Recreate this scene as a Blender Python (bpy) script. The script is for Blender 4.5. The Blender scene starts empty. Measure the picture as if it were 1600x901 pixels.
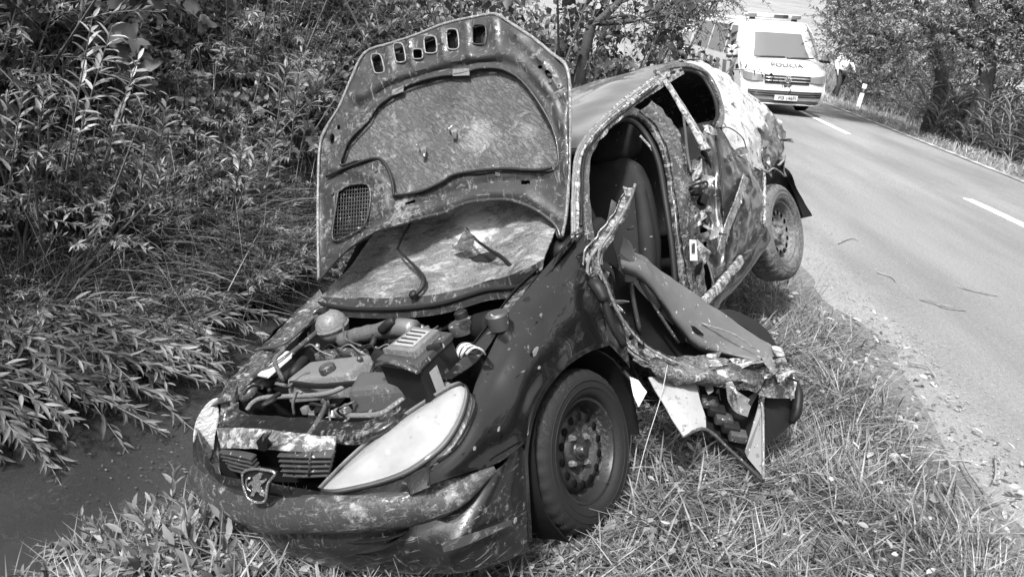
import bpy, bmesh, math, random
import numpy as np
from mathutils import Matrix, Vector, noise

scene = bpy.context.scene
COL = scene.collection
rng = np.random.default_rng(7)
random.seed(7)

# ------------------------------------------------------------------ camera
F_PX, CXP, CYP = 1200.0, 800.0, 450.5          # focal length in pixels of the 1600 px photograph
CAM_H, PITCH, ROLL = 1.80, math.radians(21.149), math.radians(7.0)
_f = np.array([0, math.cos(PITCH), -math.sin(PITCH)])
_r0 = np.array([1.0, 0, 0]); _u0 = np.cross(_r0, _f)
_c, _s = math.cos(ROLL), math.sin(ROLL)
IX = _c * _r0 + _s * _u0                       # image right
ID = _s * _r0 - _c * _u0                       # image down
CPOS = np.array([0, 0, CAM_H])
cam_data = bpy.data.cameras.new('camera')
cam_data.sensor_width = 36.0
cam_data.lens = 36.0 * F_PX / 1600.0
cam_data.clip_start = 0.05
cam_data.clip_end = 2000.0
cam = bpy.data.objects.new('camera', cam_data)
COL.objects.link(cam)
mw = Matrix.Identity(4)
for i in range(3):
    mw[i][0] = IX[i]; mw[i][1] = -ID[i]; mw[i][2] = -_f[i]; mw[i][3] = CPOS[i]
cam.matrix_world = mw
scene.camera = cam

# ------------------------------------------------------------------ sky, sun, exposure
SUN_EL, SUN_AZ = math.radians(56), math.radians(205)    # azimuth measured from +Y towards +X
world = bpy.data.worlds.new('World'); scene.world = world
world.use_nodes = True
wt = world.node_tree; wt.nodes.clear()
sky = wt.nodes.new('ShaderNodeTexSky'); sky.sky_type = 'NISHITA'; sky.sun_disc = False
sky.sun_elevation = SUN_EL; sky.sun_rotation = SUN_AZ
sky.air_density = 1.6; sky.dust_density = 4.0; sky.ozone_density = 1.0
bwn = wt.nodes.new('ShaderNodeRGBToBW')                  # the photograph is black and white
bg = wt.nodes.new('ShaderNodeBackground'); bg.inputs['Strength'].default_value = 0.12
wo = wt.nodes.new('ShaderNodeOutputWorld')
wt.links.new(sky.outputs[0], bwn.inputs[0]); wt.links.new(bwn.outputs[0], bg.inputs[0]); wt.links.new(bg.outputs[0], wo.inputs[0])
sun_d = bpy.data.lights.new('sun', 'SUN'); sun_d.energy = 3.0; sun_d.angle = math.radians(6.0); sun_d.color = (1, 1, 1)
sun = bpy.data.objects.new('sun', sun_d); COL.objects.link(sun)
_sd = Vector((math.sin(SUN_AZ) * math.cos(SUN_EL), math.cos(SUN_AZ) * math.cos(SUN_EL), math.sin(SUN_EL)))
sun.rotation_euler = _sd.to_track_quat('Z', 'Y').to_euler()
scene.view_settings.view_transform = 'Standard'
scene.view_settings.look = 'None'
scene.view_settings.exposure = 1.65
scene.view_settings.gamma = 1.0
scene.view_settings.use_curve_mapping = False
scene.render.engine = 'CYCLES'
scene.cycles.max_bounces = 6
scene.cycles.transparent_max_bounces = 12

# ------------------------------------------------------------------ frames and measuring
CAR_R = np.array([[0.766, 0.4901, -0.416], [-0.505, 0.8592, 0.0825], [0.3979, 0.1468, 0.9056]])
CAR_T = np.array([-0.1477, 2.6938, -0.2438])

def ray(px, py):
    return _f + IX * (px - CXP) / F_PX + ID * (py - CYP) / F_PX
def at(px, py, Y):
    d = ray(px, py); return CPOS + d * (Y / d[1])
def atz(px, py, z):
    d = ray(px, py); return CPOS + d * ((z - CAM_H) / d[2])
_o = CAR_R.T @ (CPOS - CAR_T)
def S(px, py, ax, val):
    """point of the car (x to its left, y to its rear, z up) where a sight line meets the car plane axis=val"""
    d = CAR_R.T @ ray(px, py); return _o + d * ((val - _o[ax]) / d[ax])
def SX(px, py, v): return S(px, py, 0, v)
def SY(px, py, v): return S(px, py, 1, v)
def SZ(px, py, v): return S(px, py, 2, v)
def SP(px, py, p0, n):
    d = CAR_R.T @ ray(px, py); n = np.asarray(n, float)
    return _o + d * (((np.asarray(p0) - _o) @ n) / (d @ n))

# ------------------------------------------------------------------ mesh helpers
def tag(o, label=None, cat=None, group=None, kind=None):
    if label: o['label'] = label
    if cat: o['category'] = cat
    if group: o['group'] = group
    if kind: o['kind'] = kind
    return o
def empty(name, loc=(0, 0, 0), rz=0.0, parent=None):
    o = bpy.data.objects.new(name, None); COL.objects.link(o)
    o.location = loc; o.rotation_euler = (0, 0, rz); o.empty_display_size = 0.2
    if parent: o.parent = parent
    return o
def mobj(name, V, Fc, mat, parent=None, smooth=True, mats=None, fm=None):
    me = bpy.data.meshes.new(name)
    me.from_pydata([tuple(map(float, v)) for v in V], [], [tuple(map(int, q)) for q in Fc])
    me.validate()
    return mlink(name, me, mat, parent, smooth, mats, fm)
def mlink(name, me, mat, parent=None, smooth=True, mats=None, fm=None):
    for m in (mats or [mat]): me.materials.append(m)
    if fm is not None: me.polygons.foreach_set('material_index', np.asarray(fm, np.int32))
    me.polygons.foreach_set('use_smooth', [smooth] * len(me.polygons))
    me.update()
    o = bpy.data.objects.new(name, me); COL.objects.link(o)
    if parent: o.parent = parent
    return o
def bmobj(name, bm, mat, parent=None, smooth=False, auto=None):
    bmesh.ops.recalc_face_normals(bm, faces=bm.faces)
    me = bpy.data.meshes.new(name); bm.to_mesh(me); bm.free()
    o = mlink(name, me, mat, parent, smooth or auto is not None)
    if auto is not None:
        try: me.set_sharp_from_angle(angle=math.radians(auto))
        except Exception: pass
    return o
def cr(pts, n):
    """Catmull-Rom resample to n points"""
    P = np.asarray(pts, float); m = len(P)
    if m == 1: return np.repeat(P, n, 0)
    E = np.vstack([2 * P[0] - P[1], P, 2 * P[-1] - P[-2]])
    t = np.linspace(0, m - 1, n); i = np.minimum(t.astype(int), m - 2); u = (t - i)[:, None]
    a, b, c, d = E[i], E[i + 1], E[i + 2], E[i + 3]
    return 0.5 * (2 * b + (c - a) * u + (2 * a - 5 * b + 4 * c - d) * u ** 2 + (3 * b - a - 3 * c + d) * u ** 3)
def grid_pts(rows, nu, nv):
    A = np.array([cr(r, nu) for r in rows])
    return np.stack([cr(A[:, j], nv) for j in range(nu)], 1)          # nv x nu x 3
def grid_faces(nv, nu, off=0, flip=False):
    Fc = []
    for i in range(nv - 1):
        for j in range(nu - 1):
            a = off + i * nu + j
            q = (a, a + 1, a + nu + 1, a + nu)
            Fc.append(q[::-1] if flip else q)
    return Fc
def gnorm(Gd):
    du = np.gradient(Gd, axis=1); dv = np.gradient(Gd, axis=0)
    n = np.cross(du, dv); l = np.linalg.norm(n, axis=2, keepdims=True)
    return n / np.maximum(l, 1e-9)
def nz(P, sc, seed=0.0):
    P = np.asarray(P).reshape(-1, 3)
    return np.array([noise.noise(Vector((p[0] * sc + seed, p[1] * sc - seed * .7, p[2] * sc + seed * .3))) for p in P])
def rid(P, sc, seed=0.0):
    return 1 - np.abs(nz(P, sc, seed)) * 2
def patch(name, rows, mat, parent=None, nu=24, nv=12, th=0.004, dents=(), out=None, smooth=True, seed=1.0):
    """sheet lofted through rows of control points, with thickness th and dents [(amp, scale)]"""
    Gd = grid_pts(rows, nu, nv)
    N = gnorm(Gd)
    if out is not None:
        c = np.mean(N.reshape(-1, 3) @ np.asarray(out))
        if c < 0: N = -N
    for k, (a, sc) in enumerate(dents):
        Gd = Gd + N * (a * nz(Gd, sc, seed + 3.1 * k)).reshape(nv, nu, 1)
    top = Gd.reshape(-1, 3); bot = (Gd - N * th).reshape(-1, 3)
    n = nu * nv
    Fc = grid_faces(nv, nu) + grid_faces(nv, nu, n, True)
    rim = [i for i in range(nu)] + [i * nu + nu - 1 for i in range(1, nv)] + [(nv - 1) * nu + j for j in range(nu - 2, -1, -1)] + [i * nu for i in range(nv - 2, 0, -1)]
    for a, b in zip(rim, rim[1:] + rim[:1]): Fc.append((b, a, a + n, b + n))
    o = mobj(name, np.vstack([top, bot]), Fc, mat, parent, smooth)
    bm = bmesh.new(); bm.from_mesh(o.data); bmesh.ops.recalc_face_normals(bm, faces=bm.faces); bm.to_mesh(o.data); bm.free()
    try: o.data.set_sharp_from_angle(angle=math.radians(50))
    except Exception: pass
    return o
def frames(P):
    T = np.gradient(P, axis=0); T /= np.maximum(np.linalg.norm(T, axis=1, keepdims=True), 1e-9)
    up = np.array([0.13, 0.21, 0.97])
    if abs(T[0] @ up) > 0.9: up = np.array([0.97, 0.2, 0.1])
    n = up - T[0] * (T[0] @ up); n /= np.linalg.norm(n)
    Ns = [n]
    for t in T[1:]:
        n = Ns[-1] - t * (Ns[-1] @ t); n /= max(np.linalg.norm(n), 1e-9); Ns.append(n)
    Ns = np.array(Ns); return T, Ns, np.cross(T, Ns)
def tube_vf(path, rad, n=10, k=8, caps=True, ell=1.0, wob=0, seed=0.0):
    P = cr(path, n); T, N, B = frames(P)
    r = np.interp(np.linspace(0, 1, n), np.linspace(0, 1, len(np.atleast_1d(rad))), np.atleast_1d(rad))
    if wob: r = r * (1 + wob * nz(P, 25, seed))
    a = np.linspace(0, 2 * math.pi, k, endpoint=False)
    V = (P[:, None] + r[:, None, None] * (np.cos(a)[None, :, None] * N[:, None] + ell * np.sin(a)[None, :, None] * B[:, None])).reshape(-1, 3)
    Fc = []
    for i in range(n - 1):
        for j in range(k):
            a0 = i * k + j; b0 = i * k + (j + 1) % k
            Fc.append((a0, b0, b0 + k, a0 + k))
    if caps: Fc.append(tuple(range(k - 1, -1, -1))); Fc.append(tuple((n - 1) * k + j for j in range(k)))
    return V, Fc
def tube(name, path, rad, mat, parent=None, n=14, k=8, ell=1.0, wob=0, seed=0.0):
    V, Fc = tube_vf(path, rad, n, k, True, ell, wob, seed)
    return mobj(name, V, Fc, mat, parent)
def join_vf(parts):
    V = []; Fc = []; o = 0
    for v, f in parts:
        V.append(np.asarray(v)); Fc += [tuple(i + o for i in q) for q in f]; o += len(v)
    return np.vstack(V), Fc
def ribbon_vf(path, prof, n=24, up=None, scale=None):
    """sweep a closed 2D profile (a,b) along a path; b axis follows 'up'"""
    P = cr(path, n); T = np.gradient(P, axis=0); T /= np.maximum(np.linalg.norm(T, axis=1, keepdims=True), 1e-9)
    if up is None: _, N, B = frames(P)
    else:
        U = np.asarray(up, float); U = np.tile(U, (n, 1)) if U.ndim == 1 else cr(U, n)
        B = np.cross(T, U); B /= np.maximum(np.linalg.norm(B, axis=1, keepdims=True), 1e-9); N = np.cross(B, T)
    k = len(prof); pr = np.asarray(prof, float)
    s = np.ones(n) if scale is None else np.interp(np.linspace(0, 1, n), np.linspace(0, 1, len(scale)), scale)
    V = (P[:, None] + s[:, None, None] * (pr[None, :, 0, None] * B[:, None] + pr[None, :, 1, None] * N[:, None])).reshape(-1, 3)
    Fc = []
    for i in range(n - 1):
        for j in range(k):
            a0 = i * k + j; b0 = i * k + (j + 1) % k
            Fc.append((a0, b0, b0 + k, a0 + k))
    Fc.append(tuple(range(k - 1, -1, -1))); Fc.append(tuple((n - 1) * k + j for j in range(k)))
    return V, Fc
def ribbon(name, path, prof, mat, parent=None, n=24, up=None, scale=None, dents=(), smooth=True, seed=1.0, auto=40):
    V, Fc = ribbon_vf(path, prof, n, up, scale)
    for k, (a, sc) in enumerate(dents):
        V = V + a * np.stack([nz(V, sc, seed + k), nz(V, sc, seed + 5 + k), nz(V, sc, seed + 9 + k)], 1)
    o = mobj(name, V, Fc, mat, parent, smooth)
    bm = bmesh.new(); bm.from_mesh(o.data); bmesh.ops.recalc_face_normals(bm, faces=bm.faces); bm.to_mesh(o.data); bm.free()
    try: o.data.set_sharp_from_angle(angle=math.radians(auto))
    except Exception: pass
    return o
def rect(w, h): return [(-w / 2, -h / 2), (w / 2, -h / 2), (w / 2, h / 2), (-w / 2, h / 2)]
def rrect(w, h, r=0.3):
    r = r * min(w, h); p = []
    for cx, cy, a0 in ((w / 2 - r, h / 2 - r, 0), (-w / 2 + r, h / 2 - r, 90), (-w / 2 + r, -h / 2 + r, 180), (w / 2 - r, -h / 2 + r, 270)):
        for a in (0, 30, 60, 90): p.append((cx + r * math.cos(math.radians(a0 + a)), cy + r * math.sin(math.radians(a0 + a))))
    return p
def box(name, c, s, mat, parent=None, bev=0.0, rot=None, seg=2, taper=None, auto=40):
    bm = bmesh.new(); bmesh.ops.create_cube(bm, size=1.0)
    for v in bm.verts:
        if taper and v.co.z > 0: v.co.x *= taper[0]; v.co.y *= taper[1]
        v.co = Vector((v.co.x * s[0], v.co.y * s[1], v.co.z * s[2]))
    if bev: bmesh.ops.bevel(bm, geom=list(bm.edges), offset=bev, segments=seg, affect='EDGES', profile=0.6)
    M = Matrix.Translation(Vector(c))
    if rot is not None: M = M @ (rot.to_4x4() if not isinstance(rot, tuple) else Matrix.Rotation(rot[2], 4, 'Z') @ Matrix.Rotation(rot[1], 4, 'Y') @ Matrix.Rotation(rot[0], 4, 'X'))
    bm.transform(M)
    return bmobj(name, bm, mat, parent, auto=auto)
def poly(name, pts, n, th, mat, parent=None, bev=0.0, holes=(), smooth=False, auto=None):
    """thick plate from a planar 3D outline, extruded th along n (outline on the front face)"""
    n = np.asarray(n, float); n = n / np.linalg.norm(n)
    bm = bmesh.new()
    loops = [pts] + list(holes); eds = []
    for lp in loops:
        vs = [bm.verts.new(Vector(p)) for p in lp]
        for a, b in zip(vs, vs[1:] + vs[:1]): eds.append(bm.edges.new((a, b)))
    if holes:
        bmesh.ops.triangle_fill(bm, use_beauty=True, use_dissolve=False, edges=eds, normal=Vector(n))
    else:
        bm.faces.new(bm.verts[:])
    r = bmesh.ops.extrude_face_region(bm, geom=list(bm.faces))
    vs = [g for g in r['geom'] if isinstance(g, bmesh.types.BMVert)]
    bmesh.ops.translate(bm, vec=Vector(-n * th), verts=vs)
    bmesh.ops.recalc_face_normals(bm, faces=bm.faces)
    if bev:
        be = [e for e in bm.edges if len(e.link_faces) == 2 and e.calc_face_angle(0) > 0.6]
        bmesh.ops.bevel(bm, geom=be, offset=bev, segments=2, affect='EDGES', profile=0.6)
    if not holes: bmesh.ops.triangulate(bm, faces=[f for f in bm.faces if len(f.verts) > 4])
    return bmobj(name, bm, mat, parent, smooth, auto)
def lathe_vf(prof, c, axis, up, n=32):
    """revolve (offset along axis, radius) about axis through c"""
    a = np.asarray(axis, float); a /= np.linalg.norm(a); u = np.asarray(up, float); u -= a * (a @ u); u /= np.linalg.norm(u); w = np.cross(a, u)
    t = np.linspace(0, 2 * math.pi, n, endpoint=False)
    V = []
    for (o, r) in prof: V.append(np.asarray(c) + a * o + r * (np.cos(t)[:, None] * u + np.sin(t)[:, None] * w))
    V = np.vstack(V); Fc = []
    for i in range(len(prof) - 1):
        for j in range(n):
            Fc.append((i * n + j, i * n + (j + 1) % n, (i + 1) * n + (j + 1) % n, (i + 1) * n + j))
    return V, Fc
def lathe(name, prof, c, axis, up, mat, parent=None, n=32, auto=40):
    V, Fc = lathe_vf(prof, c, axis, up, n)
    o = mobj(name, V, Fc, mat, parent)
    bm = bmesh.new(); bm.from_mesh(o.data); bmesh.ops.recalc_face_normals(bm, faces=bm.faces); bm.to_mesh(o.data); bm.free()
    try: o.data.set_sharp_from_angle(angle=math.radians(auto))
    except Exception: pass
    return o

# ------------------------------------------------------------------ materials (all grey: a black-and-white photograph)
MATS = {}
def g(v): return (v, v, v, 1)
def nd(nt, t, **kw):
    n = nt.nodes.new(t)
    for k, v in kw.items(): setattr(n, k, v)
    return n
def ramp(nt, fac, stops, interp='LINEAR'):
    r = nd(nt, 'ShaderNodeValToRGB'); r.color_ramp.interpolation = interp
    el = r.color_ramp.elements
    while len(el) < len(stops): el.new(0.5)
    for e, (p, c) in zip(el, stops): e.position = p; e.color = g(c)
    nt.links.new(fac, r.inputs[0]); return r.outputs[0]
def mixc(nt, fac, a, b, mode='MIX'):
    m = nd(nt, 'ShaderNodeMix', data_type='RGBA', blend_type=mode)
    for s, v in ((m.inputs['Factor'], fac), (m.inputs['A'], a), (m.inputs['B'], b)):
        if isinstance(v, (int, float)): s.default_value = v if s.type == 'VALUE' else g(v)
        else: nt.links.new(v, s)
    return m.outputs['Result']
def noise_tex(nt, vec, scale, detail=6, rough=0.6, dist=0.0):
    n = nd(nt, 'ShaderNodeTexNoise'); n.inputs['Scale'].default_value = scale; n.inputs['Detail'].default_value = detail
    n.inputs['Roughness'].default_value = rough; n.inputs['Distortion'].default_value = dist
    nt.links.new(vec, n.inputs['Vector']); return n.outputs['Fac']
def mapping(nt, vec, scale=(1, 1, 1), rot=(0, 0, 0)):
    m = nd(nt, 'ShaderNodeMapping'); m.inputs['Scale'].default_value = scale; m.inputs['Rotation'].default_value = rot
    nt.links.new(vec, m.inputs['Vector']); return m.outputs[0]
def material(name, base=0.2, rough=0.5, metal=0.0, coat=0.0, mud=None, streak=None, bump=(0, 60), var=0.0, spec=0.5, dirt_bump=0.3, crack=None, alpha=None, speck=None, blot=None):
    """mud=(threshold 0..1 lower = more, noise scale, colour); streak=(threshold, (sx,sy,sz), colour) scraped metal or smeared mud; speck = fine splashes"""
    if name in MATS: return MATS[name]
    m = bpy.data.materials.new(name); m.use_nodes = True; nt = m.node_tree; nt.nodes.clear()
    out = nd(nt, 'ShaderNodeOutputMaterial'); b = nd(nt, 'ShaderNodeBsdfPrincipled'); nt.links.new(b.outputs[0], out.inputs[0])
    tc = nd(nt, 'ShaderNodeTexCoord').outputs['Object']
    b.inputs['Base Color'].default_value = g(base); b.inputs['Roughness'].default_value = rough; b.inputs['Metallic'].default_value = metal
    b.inputs['Specular IOR Level'].default_value = spec
    b.inputs['Coat Weight'].default_value = coat; b.inputs['Coat Roughness'].default_value = 0.035
    col = None; rgh = None; ct = None; h = None
    if var:
        n = noise_tex(nt, tc, 9, 5)
        col = ramp(nt, n, [(0.3, base * (1 - var)), (0.7, base * (1 + var))])
    def layer(fac, color):
        nonlocal col, rgh, ct
        col = mixc(nt, fac, base if col is None else col, color)
        rgh = mixc(nt, fac, rough if rgh is None else rgh, 0.85)
        if coat: ct = mixc(nt, fac, coat if ct is None else ct, 0.0)
    if streak:
        for se in (streak if isinstance(streak, list) else [streak]):
            th, sc, c = se[:3]; rt = se[3] if len(se) > 3 else (0, 0, 0)
            tcr = mapping(nt, tc, (1, 1, 1), rt) if len(se) > 3 else tc
            c = c * 0.55; n = noise_tex(nt, mapping(nt, tcr, tuple(2.2 * q for q in sc)), 1.0, 6, 0.7, 0.5)
            f = ramp(nt, n, [(th - 0.05, 0), (th + 0.05, 1)]); layer(f, c); h = f if h is None else mixc(nt, 1.0, h, f, 'ADD')
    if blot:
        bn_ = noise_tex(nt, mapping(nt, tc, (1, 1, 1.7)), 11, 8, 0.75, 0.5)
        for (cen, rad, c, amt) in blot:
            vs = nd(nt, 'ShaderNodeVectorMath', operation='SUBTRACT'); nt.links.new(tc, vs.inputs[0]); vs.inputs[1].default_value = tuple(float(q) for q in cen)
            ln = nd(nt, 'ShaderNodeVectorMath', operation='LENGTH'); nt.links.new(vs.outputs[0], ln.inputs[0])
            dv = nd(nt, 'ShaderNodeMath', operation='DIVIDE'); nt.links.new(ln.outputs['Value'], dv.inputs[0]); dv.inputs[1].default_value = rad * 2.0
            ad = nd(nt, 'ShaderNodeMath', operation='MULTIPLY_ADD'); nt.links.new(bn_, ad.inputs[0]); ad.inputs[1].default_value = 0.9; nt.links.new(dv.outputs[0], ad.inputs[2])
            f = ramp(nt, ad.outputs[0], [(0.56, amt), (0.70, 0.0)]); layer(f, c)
    if mud:
        th, sc, c = mud; c = c * 0.46
        n = noise_tex(nt, tc, sc * 0.55, 3, 0.5, 0.3)
        n2 = noise_tex(nt, tc, sc * 7, 7, 0.72, 0.25)
        nf = mixc(nt, 0.52, n, n2)
        f = ramp(nt, nf, [(th - 0.045, 0), (th + 0.045, 0.92)])
        cc = ramp(nt, n2, [(0.3, c * 0.55), (0.72, c * 1.25)])
        layer(f, cc)
        hh = mixc(nt, 1.0, f, n2, 'MULTIPLY'); h = hh if h is None else mixc(nt, 1.0, h, hh, 'ADD')
    if speck:
        th, sc, c = speck; c = c * 0.6
        n = noise_tex(nt, tc, sc, 2, 0.5, 0.2)
        f = ramp(nt, n, [(th - 0.02, 0), (th + 0.02, 1)]); layer(f, c)
    if crack:
        v = nd(nt, 'ShaderNodeTexVoronoi', feature='DISTANCE_TO_EDGE'); v.inputs['Scale'].default_value = crack[0]
        dn = nd(nt, 'ShaderNodeTexNoise'); dn.inputs['Scale'].default_value = 7; nt.links.new(tc, dn.inputs['Vector'])
        vm = nd(nt, 'ShaderNodeMix', data_type='VECTOR'); vm.inputs['Factor'].default_value = 0.12
        nt.links.new(tc, vm.inputs['A']); nt.links.new(dn.outputs['Color'], vm.inputs['B']); nt.links.new(vm.outputs['Result'], v.inputs['Vector'])
        f = ramp(nt, v.outputs[0], [(0.0, 1), (0.035, 0)]); layer(f, crack[1])
    if col is not None: nt.links.new(col, b.inputs['Base Color'])
    if rgh is not None: nt.links.new(rgh, b.inputs['Roughness'])
    if ct is not None: nt.links.new(ct, b.inputs['Coat Weight'])
    if bump[0] or h is not None:
        n = noise_tex(nt, tc, bump[1], 6, 0.6)
        bp = nd(nt, 'ShaderNodeBump'); bp.inputs['Strength'].default_value = 1.0; bp.inputs['Distance'].default_value = max(bump[0], 1e-5)
        nt.links.new(n, bp.inputs['Height'])
        last = bp.outputs[0]
        if h is not None:
            b2 = nd(nt, 'ShaderNodeBump'); b2.inputs['Strength'].default_value = 0.8; b2.inputs['Distance'].default_value = dirt_bump * 0.02
            nt.links.new(h, b2.inputs['Height']); nt.links.new(last, b2.inputs['Normal']); last = b2.outputs[0]
        nt.links.new(last, b.inputs['Normal'])
    if alpha is not None: b.inputs['Alpha'].default_value = alpha
    MATS[name] = m; return m
def leaf_mat(name, lo, hi, rough=0.45, trans=0.35, spec=0.4):
    if name in MATS: return MATS[name]
    m = bpy.data.materials.new(name); m.use_nodes = True; nt = m.node_tree; nt.nodes.clear()
    out = nd(nt, 'ShaderNodeOutputMaterial'); b = nd(nt, 'ShaderNodeBsdfPrincipled')
    ge = nd(nt, 'ShaderNodeNewGeometry')
    c = ramp(nt, ge.outputs['Random Per Island'], [(0.0, lo), (0.75, (lo + hi) / 2), (1.0, hi)])
    nt.links.new(c, b.inputs['Base Color']); b.inputs['Roughness'].default_value = rough; b.inputs['Specular IOR Level'].default_value = spec
    t = nd(nt, 'ShaderNodeBsdfTranslucent'); nt.links.new(c, t.inputs[0])
    mx = nd(nt, 'ShaderNodeMixShader'); mx.inputs[0].default_value = trans
    nt.links.new(b.outputs[0], mx.inputs[1]); nt.links.new(t.outputs[0], mx.inputs[2]); nt.links.new(mx.outputs[0], out.inputs[0])
    MATS[name] = m; return m

# ------------------------------------------------------------------ terrain, road, water
ROAD_K = 0.043                                   # the road runs away along +Y, drifting to the right
CH = np.array([(-9.0, 1.0), (-4.2, 2.35), (-2.75, 2.95), (-2.05, 3.65), (-1.6, 4.6), (-1.15, 6.2), (-0.9, 9.0), (-0.2, 14.0), (1.2, 30.0), (5.0, 90.0)])
def road_drop(Y): return -0.01 * np.clip(Y - 9.0, 0, 45)
def chan(X, Y):
    """signed distance to the ditch line, positive on the road side"""
    best = np.full(X.shape, 1e9); sg = np.zeros(X.shape)
    for a, b in zip(CH[:-1], CH[1:]):
        t = b - a; L = np.hypot(*t); t = t / L
        px, py = X - a[0], Y - a[1]
        u = np.clip(px * t[0] + py * t[1], 0, L)
        dx, dy = px - u * t[0], py - u * t[1]
        d = np.hypot(dx, dy); cross = t[0] * py - t[1] * px
        m = d < best; best = np.where(m, d, best); sg = np.where(m, np.where(cross < 0, 1, -1), sg)
    return best * sg
def sstep(x): x = np.clip(x, 0, 1); return x * x * (3 - 2 * x)
def vnoise(X, Y, sc, seed):
    r = np.random.default_rng(seed); tb = r.random((64, 64)) * 2 - 1
    x = X * sc; y = Y * sc; xi = np.floor(x).astype(int); yi = np.floor(y).astype(int)
    fx = sstep(x - xi); fy = sstep(y - yi)
    def q(a, b): return tb[a % 64, b % 64]
    return (q(xi, yi) * (1 - fx) + q(xi + 1, yi) * fx) * (1 - fy) + (q(xi, yi + 1) * (1 - fx) + q(xi + 1, yi + 1) * fx) * fy
def zground(X, Y):
    X = np.asarray(X, float); Y = np.asarray(Y, float)
    d = chan(X, Y); s = X - ROAD_K * Y
    zr = -0.92 * (1 - sstep((d - 0.35) / 2.1))
    zl = -0.92 + 1.15 * sstep((-d - 0.3) / 1.7) + 0.55 * sstep((-d - 1.5) / 5.0)
    z = np.where(d > 0, zr, zl)
    z = z + 0.035 * vnoise(X, Y, 1.7, 3) + 0.02 * vnoise(X, Y, 4.3, 4)
    onroad = sstep((s - 1.75) / 0.35) * (1 - sstep((s - 7.15) / 0.35))
    z = z * (1 - onroad) - 0.04 * onroad
    z = z - 0.25 * sstep((s - 7.5) / 1.2) + 0.25 * sstep((s - 10) / 4)
    z = z + road_drop(Y)
    z = z + 0.11 * np.clip(Y - 60, 0, 420) + 0.06 * np.clip(X - 40, 0, 200) + 0.05 * np.clip(-X - 25, 0, 200)
    return z
def zg1(x, y): return float(zground(np.array([x]), np.array([y]))[0])

def axis_coords(dense0, dense1, step, far0, far1):
    c = list(np.arange(dense0, dense1 + 1e-6, step))
    s, x = step, dense1
    while x < far1: s *= 1.22; x += s; c.append(x)
    s, x = step, dense0
    while x > far0: s *= 1.22; x -= s; c.insert(0, x)
    return np.array(c)
gx = axis_coords(-5.5, 8.5, 0.09, -500, 600); gy = axis_coords(0.6, 12.0, 0.09, -60, 620)
GX, GY = np.meshgrid(gx, gy)
GZ = zground(GX, GY)

m = bpy.data.materials.new('soil and meadow'); m.use_nodes = True; nt = m.node_tree
b = nt.nodes['Principled BSDF']; b.inputs['Roughness'].default_value = 0.95; b.inputs['Specular IOR Level'].default_value = 0.1
tc = nd(nt, 'ShaderNodeTexCoord').outputs['Object']
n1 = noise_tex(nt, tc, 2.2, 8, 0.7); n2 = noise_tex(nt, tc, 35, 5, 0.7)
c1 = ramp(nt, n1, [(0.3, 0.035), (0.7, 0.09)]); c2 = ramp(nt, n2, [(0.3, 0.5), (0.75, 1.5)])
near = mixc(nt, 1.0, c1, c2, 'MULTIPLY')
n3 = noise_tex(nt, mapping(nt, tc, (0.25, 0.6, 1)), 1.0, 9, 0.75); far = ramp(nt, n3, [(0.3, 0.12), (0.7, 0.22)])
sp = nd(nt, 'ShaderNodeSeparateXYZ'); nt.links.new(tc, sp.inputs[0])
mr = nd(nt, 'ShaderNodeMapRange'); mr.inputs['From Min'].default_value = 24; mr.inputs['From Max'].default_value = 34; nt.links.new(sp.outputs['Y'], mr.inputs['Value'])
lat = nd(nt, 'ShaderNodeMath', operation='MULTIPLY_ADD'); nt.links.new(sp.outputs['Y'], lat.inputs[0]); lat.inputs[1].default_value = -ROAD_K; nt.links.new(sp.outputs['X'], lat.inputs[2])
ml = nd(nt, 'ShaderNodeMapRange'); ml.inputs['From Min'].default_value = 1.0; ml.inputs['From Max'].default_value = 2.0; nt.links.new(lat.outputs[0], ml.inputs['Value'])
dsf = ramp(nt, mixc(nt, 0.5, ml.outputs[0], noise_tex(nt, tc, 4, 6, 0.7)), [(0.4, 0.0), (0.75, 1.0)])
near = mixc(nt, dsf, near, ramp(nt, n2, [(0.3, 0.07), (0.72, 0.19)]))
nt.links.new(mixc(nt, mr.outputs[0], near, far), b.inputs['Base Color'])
bp = nd(nt, 'ShaderNodeBump'); bp.inputs['Distance'].default_value = 0.02; nt.links.new(n2, bp.inputs['Height']); nt.links.new(bp.outputs[0], b.inputs['Normal'])
M_SOIL = m
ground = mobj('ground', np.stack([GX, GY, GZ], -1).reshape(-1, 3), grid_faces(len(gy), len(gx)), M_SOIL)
tag(ground, kind='structure')

# asphalt
m = bpy.data.materials.new('worn asphalt'); m.use_nodes = True; nt = m.node_tree
b = nt.nodes['Principled BSDF']; b.inputs['Roughness'].default_value = 0.9; b.inputs['Specular IOR Level'].default_value = 0.25
tc = nd(nt, 'ShaderNodeTexCoord').outputs['Object']
a1 = noise_tex(nt, tc, 120, 4, 0.85); a2 = noise_tex(nt, mapping(nt, tc, (1.4, 0.22, 1)), 1.0, 6, 0.6); a3 = noise_tex(nt, tc, 38, 4, 0.7)
grain = ramp(nt, a1, [(0.28, 0.3), (0.5, 1.0), (0.72, 1.5)]); wear = ramp(nt, a2, [(0.32, 0.12), (0.68, 0.185)]); blot = ramp(nt, a3, [(0.3, 0.75), (0.7, 1.2)])
c = mixc(nt, 1.0, mixc(nt, 1.0, wear, grain, 'MULTIPLY'), blot, 'MULTIPLY')
sp = nd(nt, 'ShaderNodeSeparateXYZ'); nt.links.new(tc, sp.inputs[0])
lat = nd(nt, 'ShaderNodeMath', operation='MULTIPLY_ADD'); nt.links.new(sp.outputs['Y'], lat.inputs[0]); lat.inputs[1].default_value = -ROAD_K; nt.links.new(sp.outputs['X'], lat.inputs[2])
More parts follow.
